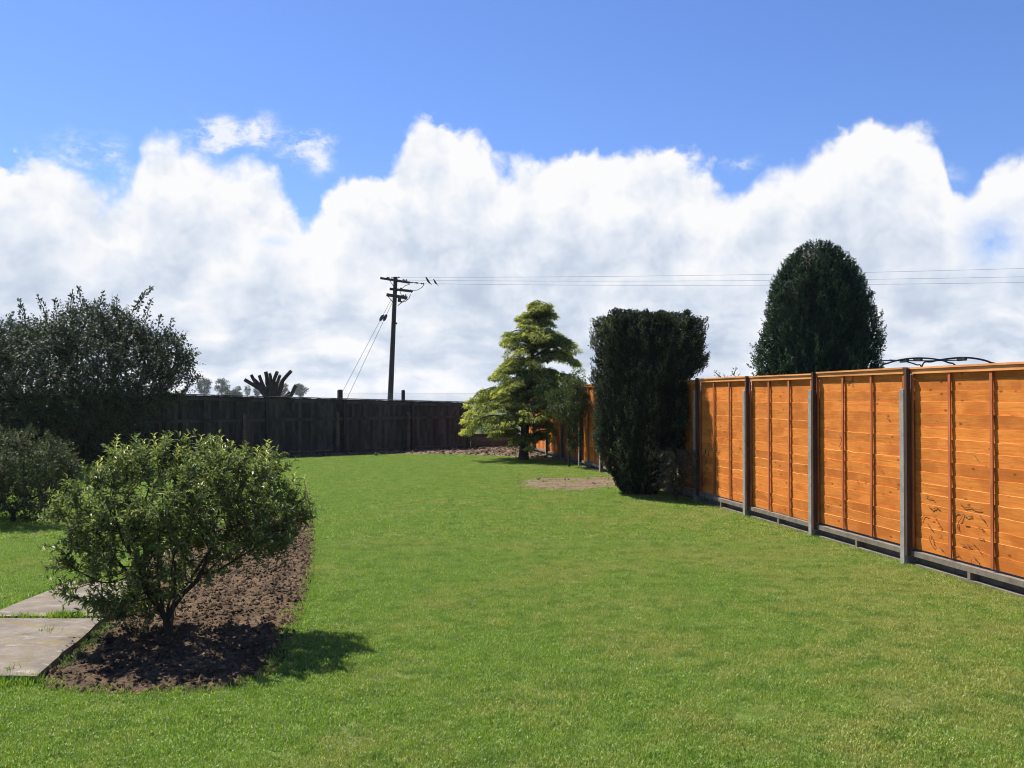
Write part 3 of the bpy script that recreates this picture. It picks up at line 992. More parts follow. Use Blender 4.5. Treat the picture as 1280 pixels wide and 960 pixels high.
for path in ([(1155, 621), (1162, 623), (1168, 626)], [(1158, 632), (1163, 637), (1168, 634), (1174, 637)], [(1150, 650), (1153, 644), (1160, 645)], [(1166, 644), (1170, 652), (1174, 658), (1170, 660)],
             [(1157, 654), (1162, 661), (1165, 664)], [(1160, 670), (1159, 674), (1164, 683), (1166, 684)], [(1161, 669), (1165, 676), (1167, 684)], [(1174, 668), (1176, 674)], [(1172, 684), (1178, 689)],
             [(1198, 629), (1203, 634), (1210, 634), (1217, 637), (1227, 637)], [(1190, 648), (1191, 642), (1199, 641)], [(1194, 660), (1196, 652), (1202, 643), (1207, 646), (1214, 645)], [(1195, 655), (1197, 665)],
             [(1223, 645), (1228, 650), (1230, 655)], [(1204, 656), (1212, 656)], [(1218, 657), (1225, 660), (1230, 667)], [(1221, 673), (1226, 673), (1229, 675)], [(1199, 680), (1207, 683), (1213, 683)],
             [(1213, 678), (1221, 686), (1226, 696)], [(1189, 692), (1196, 692), (1200, 700)], [(1212, 698), (1212, 712)], [(1214, 695), (1222, 704), (1222, 713)], [(1206, 680), (1211, 684)],
             [(1048, 543), (1051, 552), (1047, 560)], [(1065, 470), (1064, 480), (1067, 486)], [(1052, 476), (1060, 478), (1068, 475)], [(1024, 645), (1027, 651)], [(1108, 522), (1112, 526)], [(1217, 570), (1221, 577)],
             [(1234, 560), (1238, 566)], [(1240, 520), (1243, 525)], [(1070, 600), (1072, 606)], [(1100, 588), (1104, 592)]):
    squig(path)
# older stems climbing the edge of the leftmost visible panel
for i in range(16):
    x = 876 + r.uniform(0, 8); y = r.uniform(560, 622)
    squig([(x, y), (x + r.uniform(-2, 2), y + r.uniform(2, 8))], .004)
tag(mb.build('dead_ivy_stem', M_bark, fence), kind='stuff')

# ------------------------------------------------------------------ old dark board fence at the end
dfence = thing('board_fence', 'old dark brown close board fence across the end of the garden', 'fence', tuple(df_a), math.atan2(df_d.y, df_d.x))
def df_top(t):
    return 1.68 - .0265 * t if t > -3.35 else 1.77
ts = [-15.4, -13.0, -10.6, -8.2, -5.8, -3.35, -.57, 1.80, 4.1, 6.17]
for a, b in zip(ts[:-1], ts[1:]):
    mb = MB(); x = a + .05
    rr = random.Random(int(a * 10))
    while x < b - .05:
        w = min(.098, b - .05 - x)
        z = df_top(x) - .03 + rr.uniform(-.005, .005)
        y0 = -.010 if int(x * 100) % 2 else -.014
        v = [(x, -.006, .12), (x + w + .008, -.020, .12), (x + w + .008, .0, .12), (x, .004, .12), (x, -.006, z), (x + w + .008, -.020, z), (x + w + .008, .0, z), (x, .004, z)]
        mb.add(v, [(0, 3, 2, 1), (4, 5, 6, 7), (0, 1, 5, 4), (1, 2, 6, 5), (2, 3, 7, 6), (3, 0, 4, 7)], 0, rr.random())
        x += w
    p = mb.build('panel', M_darkfence, dfence)
    for zz, nm in ((.99, 'rail'), (None, 'rail')):
        m2 = MB()
        za, zb = (zz, zz) if zz else (df_top(a) - .16, df_top(b) - .16)
        m2.add([(a + .05, -.062, za), (b - .05, -.062, zb), (b - .05, -.021, zb), (a + .05, -.021, za), (a + .05, -.062, za + .07), (b - .05, -.062, zb + .07), (b - .05, -.021, zb + .09), (a + .05, -.021, za + .09)],
               [(0, 3, 2, 1), (4, 5, 6, 7), (0, 1, 5, 4), (1, 2, 6, 5), (2, 3, 7, 6), (3, 0, 4, 7)], 0, .85)
        m2.build(nm, M_darkfence, p)
    m3 = MB()
    m3.add([(a, -.05, df_top(a) - .025), (b, -.05, df_top(b) - .025), (b, .02, df_top(b) - .02), (a, .02, df_top(a) - .02), (a, -.05, df_top(a)), (b, -.05, df_top(b)), (b, .02, df_top(b) + .004), (a, .02, df_top(a) + .004)],
           [(0, 3, 2, 1), (4, 5, 6, 7), (0, 1, 5, 4), (1, 2, 6, 5), (2, 3, 7, 6), (3, 0, 4, 7)], 0, .9)
    m3.build('cap', M_darkfence, p)
    m4 = MB(); m4.box((a + .05, -.03, -.02), (b - .05, -.005, .118), 0, .3)
    m4.build('gravel_board', M_darkfence, dfence)
for t in ts:
    mb = MB(); mb.box((t - .045, -.085, -.02), (t + .045, .03, df_top(t) - .028), 0, .15)
    mb.build('post', M_darkfence, dfence)
for t in (-1.12, 1.66, 4.02):
    mb = MB(); mb.box((t - .05 - .12, -.16, -.02), (t + .05 - .12, -.09, 1.22), 0, 1.0)
    v = mb.v[0]; v[4:6, 2] -= .08
    mb.build('spur_post', M_sleeper, dfence)

# wire mesh fence just behind
wf = thing('wire_fence', 'grey wire mesh fence with two dark posts just above the dark board fence', 'fence', (0, 0, 0))
def behind(px, off):
    t = None
    ratio = (px - 640) / F
    nrm = Vector((df_d.y, -df_d.x, 0))
    a = df_a - nrm * off
    t = (ratio * a.y - a.x) / (df_d.x - ratio * df_d.y)
    return a + df_d * t
for px, w, ytop in ((425, .085, 487), (504, .06, 487.5)):
    p = behind(px, 1.0)
    mb = MB(); z = CAMZ + (HOR - ytop) / F * p.y
    mb.tube([(p.x, p.y, -.02), (p.x, p.y, z - .03), (p.x, p.y, z)], [w, w, w * .7], 10)
    mb.build('post', M_creosote, wf)
a = behind(427, 1.05); b = behind(650, 1.05)
Ld = (b - a); Lm = Ld.length; Ld.normalize()
mb = MB()
z0, z1 = .9, 1.79
hgt = z1 - z0; pit = .085
n = int((Lm + hgt) / pit)
def flat(p, q, w=.0018):
    p = np.array(p); q = np.array(q)
    mb.tube([p, q], w, 3, caps=False)
for i in range(n):
    for sgn in (1, -1):
        s0 = i * pit - (hgt if sgn > 0 else 0)
        pa, pb = (s0, z0), (s0 + hgt, z1)
        if sgn < 0: pa, pb = (s0, z1), (s0 + hgt, z0)
        # clip to 0..Lm
        xa, za = pa; xb, zb = pb
        if xb < 0 or xa > Lm: continue
        if xa < 0: za += (0 - xa) * (zb - za) / (xb - xa); xa = 0
        if xb > Lm: zb -= (xb - Lm) * (zb - za) / (xb - xa); xb = Lm
        flat(tuple(a + Ld * xa + Vector((0, 0, za))), tuple(a + Ld * xb + Vector((0, 0, zb))))
flat(tuple(a + Vector((0, 0, z1))), tuple(b + Vector((0, 0, z1))), .003)
flat(tuple(a + Vector((0, 0, z0))), tuple(b + Vector((0, 0, z0))), .003)
mb.build('wire_mesh', M_wire, wf)

# low timber wall where the dark fence stops
lw = thing('retaining_wall', 'low wall of old horizontal timbers glimpsed behind the golden cedar', 'wall', (-1.35, 30.25, 0), .02)
for i in range(4):
    mb = MB(); mb.box((random.uniform(-.02, .02), -.07 + random.uniform(-.01, .01), -.02 + i * .125), (1.62, .07, .10 + i * .125), 0, random.random())
    mb.build('timber', M_sleeper, lw)

# ------------------------------------------------------------------ foliage builders
def twig_leaves(P, par, rad, mb_l, mb_b, r, thr, per, sh_len, leafL, leafW, up=.35, full=False, centre=None, pair=7, tone_mu=.45, droop=0.0, minr=0.0):
    """leafy shoots on the thin branches"""
    idx = np.where((rad < thr) & (par >= 0))[0]
    idx = np.repeat(idx, per)
    if minr > 0:
        pass
    n = len(idx)
    d = unit(P[idx] - P[par[idx]])
    base = P[idx] - d * r.random((n, 1)) * np.linalg.norm(P[idx] - P[par[idx]], axis=1, keepdims=True)
    out = unit(base - centre) if centre is not None else rand_unit(n, r)
    ax = unit(d * .6 + out * .5 + rand_unit(n, r) * .75 + np.array([0, 0, up]))
    L = sh_len * r.uniform(.5, 1.3, n)
    skinP = []
    # shoot stems as thin triangular tubes
    if mb_b is not None:
        PP = np.concatenate([base, base + ax * L[:, None]]); pr = np.concatenate([np.full(n, -1), np.arange(n)])
        skin(mb_b, PP, pr, np.full(2 * n, .0016), 3)
    side0 = unit(np.cross(ax, rand_unit(n, r)))
    nrm0 = np.cross(side0, ax)
    for j in range(pair):
        t = (j + .6) / pair
        turn = 1 if j % 2 else 0
        sdir = side0 if turn else nrm0
        for sg in (1, -1):
            m = r.random(n) < .9
            p = base + ax * (L * t)[:, None]
            la = unit(ax * (.55 + .5 * t) + sdir * sg * .9 + r.normal(size=(n, 3)) * .22 + np.array([0, 0, -droop]))
            nm = unit(ax + np.array([0, 0, .8]) + r.normal(size=(n, 3)) * .35)
            ll = leafL * r.uniform(.6, 1.2, n) * (1.05 - .35 * t)
            tn = np.clip(r.normal(tone_mu, .18, n) + .25 * (t - .5), 0, 1)
            add_leaves(mb_l, p[m], la[m], nm[m], ll[m], (ll * leafW)[m], tn[m], full)

def fill_leaves(mb, n, ells, r, ll, lw, tone, k0=.2, k1=.97, full=False, zmin=.1, nscale=2.5, gap=-.15, clus=7, cr=.09):
    m = n // clus
    q = in_ellipsoids(m, ells, k0, r)
    q = q[q[:, 2] > zmin]
    nz = np.array([mnoise.noise(Vector(tuple(p * nscale))) for p in q])
    q = q[nz > gap]
    q = np.repeat(q, clus, axis=0)
    q = q + rand_unit(len(q), r) * cr * r.random((len(q), 1))
    n = len(q)
    L = ll * r.uniform(.6, 1.2, n)
    add_leaves(mb, q, rand_unit(n, r) + [0, 0, .2], rand_unit(n, r) + [0, 0, .9], L, L * lw, np.clip(r.normal(tone, .17, n), 0, 1), full)

# --- foreground shrub
SB = G(213, 797)
bush = thing('leafy_shrub', 'green leafy shrub in the foreground in the dark soil bed beside the path', 'shrub', tuple(SB))
r = np.random.default_rng(21)
def bpx(px, py, y=0.0):
    """shrub-local point seen at px,py on a plane y metres behind its base"""
    p = W(px, py, SB.y + y) - SB
    return (p.x, y, p.z)
ells = []
for px, py, y, rx, ry, rz in ((165, 645, -.1, .50, .55, .45), (225, 620, 0, .55, .7, .38), (300, 630, .05, .46, .55, .36), (135, 700, -.1, .34, .42, .34), (350, 640, .1, .24, .34, .30), (215, 670, 0, .60, .60, .40), (315, 680, 0, .30, .38, .24), (120, 735, -.1, .26, .35, .20), (170, 740, 0, .34, .40, .20)):
    c = bpx(px, py, y); ells.append((c[0], c[1], c[2], rx, ry, rz))
attr = in_ellipsoids(3500, ells, .35, r)
attr = attr[attr[:, 2] > .12]
attr = attr[np.array([mnoise.noise(Vector(tuple(p * 3.2)) ) for p in attr]) > -.12]
stems = [(0.02, 0, -.03), (-.02, .0, .12)]
par0 = [-1, 0]
for vx, vy in ((-.10, .02), (-.03, -.08), (.06, .05), (.10, -.03), (.0, .10), (-.06, .08)):
    a = len(stems); stems += [(vx * .5 - .03, vy * .5, .2), (vx * 1.4 - .03, vy * 1.4, .32), (vx * 2.4 - .02, vy * 2.4, .42)]
    par0 += [1, a, a + 1]
P, par = colonize(attr, stems, par0, .045, .40, .075, 110, .12, r)
rad, kids = pipe_radii(par, .0024, 2.35)
rad = np.minimum(rad, .046)
mbr = MB(); skin(mbr, P, par, rad, 6)
mbt = MB(); mbl = MB()
twig_leaves(P, par, rad, mbl, mbt, r, .0046, 2, .12, .056, .36, .50, True, np.array([0, 0, .55]), 5, .45)
fill_leaves(mbl, 2200, [(a, b, c, d * .93, e * .93, f * .93) for a, b, c, d, e, f in ells], r, .055, .38, .40, .25, .97, True, .10, 4.0, -.12, 6, .07)
# tall new shoots above the crown
nsh = 0
for px, py, h in ((137, 560, .12), (172, 562, .08), (200, 560, .10), (243, 560, .13), (272, 562, .13), (335, 575, .13), (118, 585, .08), (300, 572, .08), (85, 615, .07), (375, 600, .08), (222, 565, .06), (155, 566, .07), (318, 574, .07)):
    for q in range(2):
        c = np.array(bpx(px + random.uniform(-9, 9), py + random.uniform(0, 12), random.uniform(-.25, .3)))
        n = 9
        axd = unit(np.array([random.uniform(-.25, .25), random.uniform(-.2, .2), 1.0]))
        mbt.tube([c - axd * .25, c + axd * h], [.003, .0012], 4)
        for j in range(n):
            t = -.10 + (h + .10) * j / (n - 1)
            for sg in (1, -1):
                a_ = j * 1.6
                sd_ = np.array([math.cos(a_), math.sin(a_), 0]) * sg
                add_leaves(mbl, [c + axd * t], [axd * .9 + sd_ * .8], [axd + .2], .055 * (1.1 - .5 * j / n), .018, [min(1, .55 + .05 * j)], True)
mbr.build('branches', M_bark_grey, bush)
mbt.build('twigs', M_twig, bush)
mbl.build('foliage', M_leaf_bush, bush)
mb = MB(); mb.tube([(.03, -.06, -.02), (.055, -.06, .30), (.06, -.055, .55)], .009, 6)
mb.build('stake', M_bark, bush)

# --- big dark tree at the left
def colon_tree(name, label, cat, base, ells, natt, stems, par0, step, infl, kill, tip, thr, per, shl, ll, lw, mats, seed, pair=4, full=False, up=.2, tone=.45, spikes=(), maxr=.12, centre=(0, 0, 1.0), shell=.5, zmin=.15, fill=0):
    r = np.random.default_rng(seed)
    root = thing(name, label, cat, tuple(base))
    at = in_ellipsoids(natt, ells, shell, r)
    at = at[at[:, 2] > zmin]
    P, par = colonize(at, stems, par0, step, infl, kill, 120, .1, r)
    rad, _ = pipe_radii(par, tip, 2.3)
    rad = np.minimum(rad, maxr)
    mb = MB(); skin(mb, P, par, rad, 6)
    ml = MB()
    twig_leaves(P, par, rad, ml, mb, r, thr, per, shl, ll, lw, up, full, np.array(centre), pair, tone)
    if fill: fill_leaves(ml, fill, ells, r, ll, lw, tone - .05, .3, 1.0, full, zmin, 1.6 / max(.3, ells[0][3]), -.06, 9, ll * 2.6)
    for (c, axd, h) in spikes:
        c = np.array(c); axd = unit(np.array(axd, float))
        pts = [c + axd * h * s + r.normal(size=3) * .03 * h for s in np.linspace(-.3, 1, 6)]
        mb.tube(pts, np.linspace(.012, .004, 6), 4)
        nl = int(h * 150)
        tt = r.uniform(-.2, 1, nl)
        side = rand_unit(nl, r)
        add_leaves(ml, c + axd * (h * tt)[:, None] + side * .05 * (1.2 - tt[:, None]), side + axd * .7, rand_unit(nl, r), ll * r.uniform(.7, 1.2, nl), ll * lw, np.clip(r.normal(.5, .2, nl), 0, 1), full)
    mb.build('trunk', mats[0], root)
    ml.build('crown', mats[1], root)
    return root
TB = Vector((-9.9, 21.0, 0))
def tpx(px, py, y=0.0):
    p = W(px, py, TB.y + y) - TB
    return (p.x, y, p.z)
els = []
for px, py, y, rx, ry, rz in ((105, 470, 0, 1.9, 1.9, 1.5), (170, 470, 0, 1.25, 1.5, 1.15), (20, 470, 0, 1.5, 1.8, 1.25), (-60, 475, .3, 1.3, 1.6, 1.2), (60, 535, 0, 2.2, 1.5, .8), (130, 530, 0, 1.15, 1.3, .8), (120, 425, 0, 1.1, 1.2, .85), (205, 450, 0, .62, .8, .62)):
    c = tpx(px, py, y); els.append((c[0], c[1], c[2], rx, ry, rz))
spk = []
for px, py, h, ax in ((55, 384, .35, (-.5, 0, 1)), (88, 378, .35, (.1, 0, 1)), (125, 378, .3, (.2, 0, 1)), (168, 382, .30, (.7, 0, 1)), (198, 402, .22, (.2, 0, 1)), (10, 402, .3, (.3, 0, 1)), (222, 424, .2, (.6, 0, .5)), (108, 382, .25, (-.2, 0, 1)), (145, 386, .35, (0, 0, 1)), (70, 392, .4, (-.1, 0, 1)), (30, 396, .5, (-.3, 0, 1)), (182, 392, .4, (.3, 0, 1)), (232, 445, .35, (1, 0, .5)), (238, 470, .3, (1, 0, .1)), (208, 412, .35, (.5, 0, 1)), (100, 376, .4, (-.1, 0, 1)), (170, 378, .55, (.8, 0, 1))):
    spk.append((tpx(px, py + 4), ax, h))
st = [(0, 0, -.05), (0, 0, .3), (-.35, .1, .6), (.3, -.1, .65), (-.8, .1, 1.0), (.7, 0, 1.1), (0, .1, .9), (.05, .1, 1.4), (-1.4, .2, 1.3), (1.2, 0, 1.5)]
pp = [-1, 0, 1, 1, 2, 3, 1, 6, 4, 5]
colon_tree('broadleaf_tree', 'big dark bushy tree with small leaves in front of the old fence at the left', 'tree', TB, els, 3000, st, pp, .13, .9, .17, .0065, .013, 3, .26, .075, .55, (M_bark, M_leaf_tree), 33, 5, False, .35, .45, spk, .14, (0, 0, 1.6), .35, .2, fill=90000)
# bare forked twig poking out of its top
# --- pale shrub at the left edge
SL = Vector((-6.75, 12.6, 0))
els = [(0, 0, .68, .85, .8, .55), (-.7, .1, .62, .7, .7, .55), (.42, -.05, .55, .5, .6, .50), (.0, 0, .35, .85, .7, .3)]
st = [(0, 0, -.03), (0, 0, .12), (-.15, 0, .28), (.15, .05, .28), (-.5, .05, .4)]; pp = [-1, 0, 1, 1, 2]
colon_tree('broadleaf_shrub', 'shorter shrub with paler tips at the left edge in front of the dark tree', 'shrub', SL, els, 1500, st, pp, .07, .5, .11, .003, .006, 3, .13, .045, .55, (M_bark_grey, M_leaf_shrub), 35, 4, False, .4, .55, [((.2, 0, 1.15), (.2, 0, 1), .15), ((-.2, 0, 1.2), (0, 0, 1), .15), ((-.5, 0, 1.12), (-.2, 0, 1), .15), ((.55, 0, .98), (.5, 0, 1), .15)], .04, (0, 0, .4), .4, .06, fill=24000)

# --- upright yews
YS = 1.0
def yew(name, label, base, prof_r, H, mat, seed, nspray, clamp=None, lean=lambda z: (0, 0), flute=.07, sl=.13, nw=.010, topflat=False, tone=.42):
    r = np.random.default_rng(seed)
    root = thing(name, label, 'tree', tuple(base))
    zs = np.array([p[0] for p in prof_r]); rs = np.array([p[1] for p in prof_r])
    def surf(th, z, k=1.0):
        rr = np.interp(z, zs, rs)
        nz = np.array([1.0 * mnoise.noise(Vector((math.cos(a) * 3 + seed, math.sin(a) * 3, b * .8))) + .8 - 2.4 * abs(mnoise.noise(Vector((math.cos(a) * 8, math.sin(a) * 8 + seed, b * 1.5)))) + .7 * mnoise.noise(Vector((math.cos(a) * 16, math.sin(a) * 16 + seed, b * 4.5))) for a, b in zip(th, z)])
        ridge_store.append(nz)
        rr = rr * (1 + flute * nz * 1.6) * k
        ox = np.array([lean(b)[0] for b in z]); oy = np.array([lean(b)[1] for b in z])
        p = np.stack([ox + rr * np.cos(th), oy + rr * np.sin(th), z], 1)
        if clamp is not None: p = clamp(p)
        return p
    ridge_store = []
    mb = MB()
    # sprays on the surface, area weighted
    w = np.interp(np.linspace(zs[0], zs[-1], 400), zs, rs) + .05
    zz = np.interp(r.random(nspray), np.cumsum(w) / w.sum(), np.linspace(zs[0], zs[-1], 400))
    th = r.uniform(0, 2 * np.pi, nspray)
    k = 1 - .16 * r.random(nspray) ** 1.5
    p = surf(th, zz) ; c = p.copy(); ridge = ridge_store[-1]
    ax0 = np.array([lean(b) for b in zz]); cen = np.column_stack([ax0, zz])
    p = cen + (p - cen) * k[:, None]
    if topflat:
        nt_ = nspray // 5
        rt = np.sqrt(r.random(nt_)) * rs[-1]; tt = r.uniform(0, 2 * np.pi, nt_)
        lx, ly = lean(H)
        hz = H - .03 + .20 * np.array([mnoise.noise(Vector((a * math.cos(b) * 4, a * math.sin(b) * 4, 2))) for a, b in zip(rt, tt)])
        q = np.stack([lx + rt * np.cos(tt), ly + rt * np.sin(tt), hz], 1)
        p = np.vstack([p, q]); th = np.concatenate([th, tt])
        k = np.concatenate([k, np.ones(nt_)]); ridge = np.concatenate([ridge, np.full(nt_, .4)])
    n = len(p)
    out = np.stack([np.cos(th), np.sin(th), np.zeros(n)], 1)
    ax = unit(out * .45 + np.array([0, 0, 1.0]) + r.normal(size=(n, 3)) * .28)
    tuft = np.array([mnoise.noise(Vector(tuple(q * 5.5))) for q in p])
    for j in range(9):
        t = (j + .5) / 9
        m = r.random(n) < .95
        sp_ = p + ax * (sl * (t - .4))[None] if False else p + ax * (sl * (t - .4))
        nd = unit(ax * .9 + rand_unit(n, r) * .8)
        tn = np.clip(tone - .10 + .42 * (ridge - .3) + .20 * tuft + r.normal(0, .13, n) + .22 * (t - .5) - 1.2 * (1 - k), 0, 1)  # sunlit ridges and shaded hollows are put into the needle tone
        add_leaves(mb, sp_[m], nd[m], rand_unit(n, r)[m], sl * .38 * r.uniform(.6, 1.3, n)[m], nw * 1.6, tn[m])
    # dark solid hull added inside the crown to block light
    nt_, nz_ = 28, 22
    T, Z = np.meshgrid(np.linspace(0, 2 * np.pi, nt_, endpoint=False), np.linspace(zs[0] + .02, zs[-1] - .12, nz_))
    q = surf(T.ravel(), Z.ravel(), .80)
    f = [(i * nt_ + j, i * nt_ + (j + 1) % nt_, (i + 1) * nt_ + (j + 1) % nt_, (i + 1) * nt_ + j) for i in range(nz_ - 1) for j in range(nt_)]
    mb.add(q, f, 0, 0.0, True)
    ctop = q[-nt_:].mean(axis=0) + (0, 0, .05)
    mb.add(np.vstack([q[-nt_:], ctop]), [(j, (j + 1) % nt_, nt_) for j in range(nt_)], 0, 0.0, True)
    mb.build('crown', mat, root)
    tb = MB()
    for i in range(5):
        a = i * 1.25
        tb.tube([(.06 * math.cos(a), .06 * math.sin(a), -.05), (.09 * math.cos(a), .09 * math.sin(a), .35), (.2 * math.cos(a), .2 * math.sin(a), .9)], [.06, .05, .03], 7)
    tb.build('trunk', M_bark, root)
    return root
YB = Vector((2.18, 16.2, 0))
def clampf(p):
    w_ = p + np.array(YB)
    lim = P0.x + (w_[:, 1] - P0.y) * fd.x / fd.y - .06 + np.clip((w_[:, 2] - 1.9) / .45, 0, 1) ** 1.3 * .9
    x = np.minimum(w_[:, 0], lim)
    q = p.copy(); q[:, 0] = x - YB.x
    return q
yew('yew_tree', 'dark clipped yew with a flat top standing against the orange fence', YB,
    [(.03, .28), (.25, .40), (.5, .58), (.8, .76), (1.1, .84), (1.6, .86), (2.4, .85), (2.96, .84), (3.03, .76)], 3.03, M_yew, 3, 12500, clampf, lambda z: (.19 * min(1, z / 1.2), -.05), .115, .105, .012, True, .40)
YC = Vector((6.60, 20.0, 0))
yew('yew_tree', 'tall dark green conical yew rising behind the orange fence', YC,
    [(.05, .9), (.6, 1.05), (1.5, 1.12), (2.4, 1.13), (3.0, 1.10), (3.6, 1.00), (4.1, .85), (4.5, .66), (4.78, .44), (4.97, .18)], 5.05, M_yew_green, 9, 14000, None, lambda z: (0, 0), .11, .14, .014, False, .40)

# --- golden cedar
CB = Vector((.285, 24.7, 0))
cedar = thing('cedar_tree', 'golden green cedar with layered drooping branches by the far corner of the lawn', 'tree', tuple(CB))
r = np.random.default_rng(5)
mbt = MB(); mbl = MB()
trunk = lambda z: np.array([.02 + .42 * (z / 4.2) ** 1.4, .05 * math.sin(z), z])
zz = np.linspace(-.05, 4.15, 16)
mbt.tube([trunk(max(0, z)) + np.array([0, 0, min(0, z)]) for z in zz], np.concatenate([[.155], np.linspace(.125, .012, 15)]), 9)
Lz = [0.3, .8, 1.1, 1.35, 1.6, 2.0, 2.45, 2.75, 3.15, 3.5, 3.85, 4.15]
Ll = [.9, 1.65, 1.85, 1.75, 1.45, 1.15, 1.05, 1.05, .95, .45, .38, .2]       # to the left
Lr = [1.5, 1.50, 1.45, 1.55, 1.75, 1.75, 1.55, 1.35, 1.10, .75, .55, .30]       # to the right
tiers = [(.60, 3), (.95, 5), (1.28, 8), (1.60, 7), (1.90, 5), (2.25, 5), (2.62, 5), (2.95, 4), (3.18, 4), (3.42, 4), (3.68, 4), (3.92, 4), (4.10, 4)]
ang0 = 0
for z0, nb in tiers:
    for i in range(nb):
        ang0 += 2.39996
        a = ang0 + r.uniform(-.25, .25)
        zb = z0 + r.uniform(-.12, .12)
        ca = math.cos(a)
        L = np.interp(z0, Lz, Ll) if ca < 0 else np.interp(z0, Lz, Lr)
        Lm_ = (np.interp(z0, Lz, Ll) + np.interp(z0, Lz, Lr)) / 2
        L = (L * abs(ca) + Lm_ * (1 - abs(ca))) * r.uniform(.62, 1.18)
        if .3 < a % 6.283 < 2.8 and z0 < 1: L *= .8
        d = np.array([math.cos(a), math.sin(a), 0])
        o = trunk(zb)
        rise = .16 * L; dr = .34 * L if z0 < 3.3 else .2 * L
        def bp(s):
            return o + d * L * s + np.array([0, 0, rise * math.sin(s * 2.2) * 1.6 - dr * max(0, s - .35) ** 2 * 1.6])
        pts = [bp(s) for s in np.linspace(0, 1, 9)]
        mbt.tube(pts, np.linspace(.030 * (L / 1.5) + .006, .004, 9), 5, caps=False)
        side = np.array([-d[1], d[0], 0])
        ncl = int(10 + L * 15)
        for c in range(ncl):
            s = .22 + .80 * (c + r.random()) / ncl
            hw = .30 * L * math.sin(min(1, s) * 2.6) * .85 + .05
            lat = r.uniform(-1, 1)
            cen = bp(min(s, 1.02)) + side * lat * hw + np.array([0, 0, -.10 * abs(lat) + r.uniform(-.03, .03)])
            # small side branch
            if c % 2 == 0:
                mbt.tube([bp(max(0, s - .12)), cen], [.005, .0025], 3, caps=False)
            outd = unit(d * .8 + side * lat * .7 + np.array([0, 0, -.25]))
            m = 34
            off_ = rand_unit(m, r) * np.array([.13, .13, .045]) * r.random((m, 1)) ** .4
            q = cen + off_
            rel = np.linalg.norm(off_[:, :2], axis=1) / .13
            q[:, 2] -= .07 * rel ** 2
            ax = unit(outd * .6 + unit(off_ * np.array([1, 1, .2])) * .7 + np.array([0, 0, -.35]) + r.normal(size=(m, 3)) * .25)
            tipness = min(1, (s - .2) * 1.1)
            up_ = off_[:, 2] / .045
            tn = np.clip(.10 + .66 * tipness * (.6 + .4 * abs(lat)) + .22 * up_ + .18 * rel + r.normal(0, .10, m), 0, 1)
            for kk in range(2):
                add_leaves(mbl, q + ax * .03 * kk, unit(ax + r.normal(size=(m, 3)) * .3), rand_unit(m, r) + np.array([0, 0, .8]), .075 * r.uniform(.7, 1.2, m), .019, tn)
            # drooping fringe
            m = 14
            q = cen + rand_unit(m, r) * np.array([.11, .11, .02]) - np.array([0, 0, .05])
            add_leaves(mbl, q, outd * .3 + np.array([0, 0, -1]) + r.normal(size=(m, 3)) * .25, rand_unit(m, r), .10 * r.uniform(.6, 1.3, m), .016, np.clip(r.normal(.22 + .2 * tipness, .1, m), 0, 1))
mbt.build('trunk', M_bark, cedar)
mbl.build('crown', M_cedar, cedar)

# dark bushy conifer growth between cedar and yew
SH = Vector((1.36, 22.2, 0))
els = [(.10, 0, 1.75, .30, .5, .50), (-.25, .3, 1.70, .34, .4, .20), (.14, -.5, 1.55, .26, .45, .55), (-.05, -.1, 1.40, .42, .4, .16), (.12, -.2, .85, .20, .3, .5)]
colon_tree('conifer_shrub', 'dark bushy shrub rising between the golden cedar and the flat topped yew', 'shrub', SH, els, 420, [(0, 0, -.03), (0, 0, .4), (-.03, 0, .8)], [-1, 0, 1], .08, .8, .13, .005, .012, 4, .14, .05, .5, (M_bark, M_cedar), 77, 4, False, -.1, .04, [((.1, 0, 2.15), (.2, 0, 1), .25), ((-.2, 0, 2.05), (-.3, 0, 1), .2), ((.3, -.2, 2.05), (.3, 0, 1), .2)], .04, (0, 0, 1.3), .1, .2, fill=15000)

# small arching shrub at the yew's foot
AB = Vector((2.64, 15.0, 0))
arch = thing('arching_shrub', 'small dark arching shrub at the foot of the flat topped yew', 'shrub', tuple(AB))
r = np.random.default_rng(8)
mbt = MB(); mbl = MB()
for i in range(190):
    a = r.uniform(0, 2 * np.pi); Lh = r.uniform(.12, .50); H = r.uniform(.22, .85)
    pts = []
    for s in np.linspace(0, 1, 8):
        rr_ = Lh * s ** 1.5; z = H * math.sin(min(1.0, s) * 2.05) ** .9
        p = np.array([rr_ * math.cos(a), rr_ * math.sin(a), z])
        w_ = p + np.array(AB)
        lim = fence_x(w_[1]) - .13
        p[0] = min(w_[0], lim) - AB.x
        pts.append(p)
    mbt.tube(pts, np.linspace(.006, .002, 8), 4, caps=False)
    pts = np.array(pts)
    m = 44
    k = r.uniform(1.5, 6.99, m); i0 = k.astype(int); f_ = (k - i0)[:, None]
    q = pts[i0] * (1 - f_) + pts[i0 + 1] * f_
    dd = unit(pts[i0 + 1] - pts[i0])
    add_leaves(mbl, q, dd * .6 + rand_unit(m, r) * .8, rand_unit(m, r), .036 * r.uniform(.6, 1.3, m), .014, np.clip(r.normal(.45, .25, m), 0, 1))
mbt.build('stems', M_bark_grey, arch)
mbl.build('foliage', M_droop, arch)

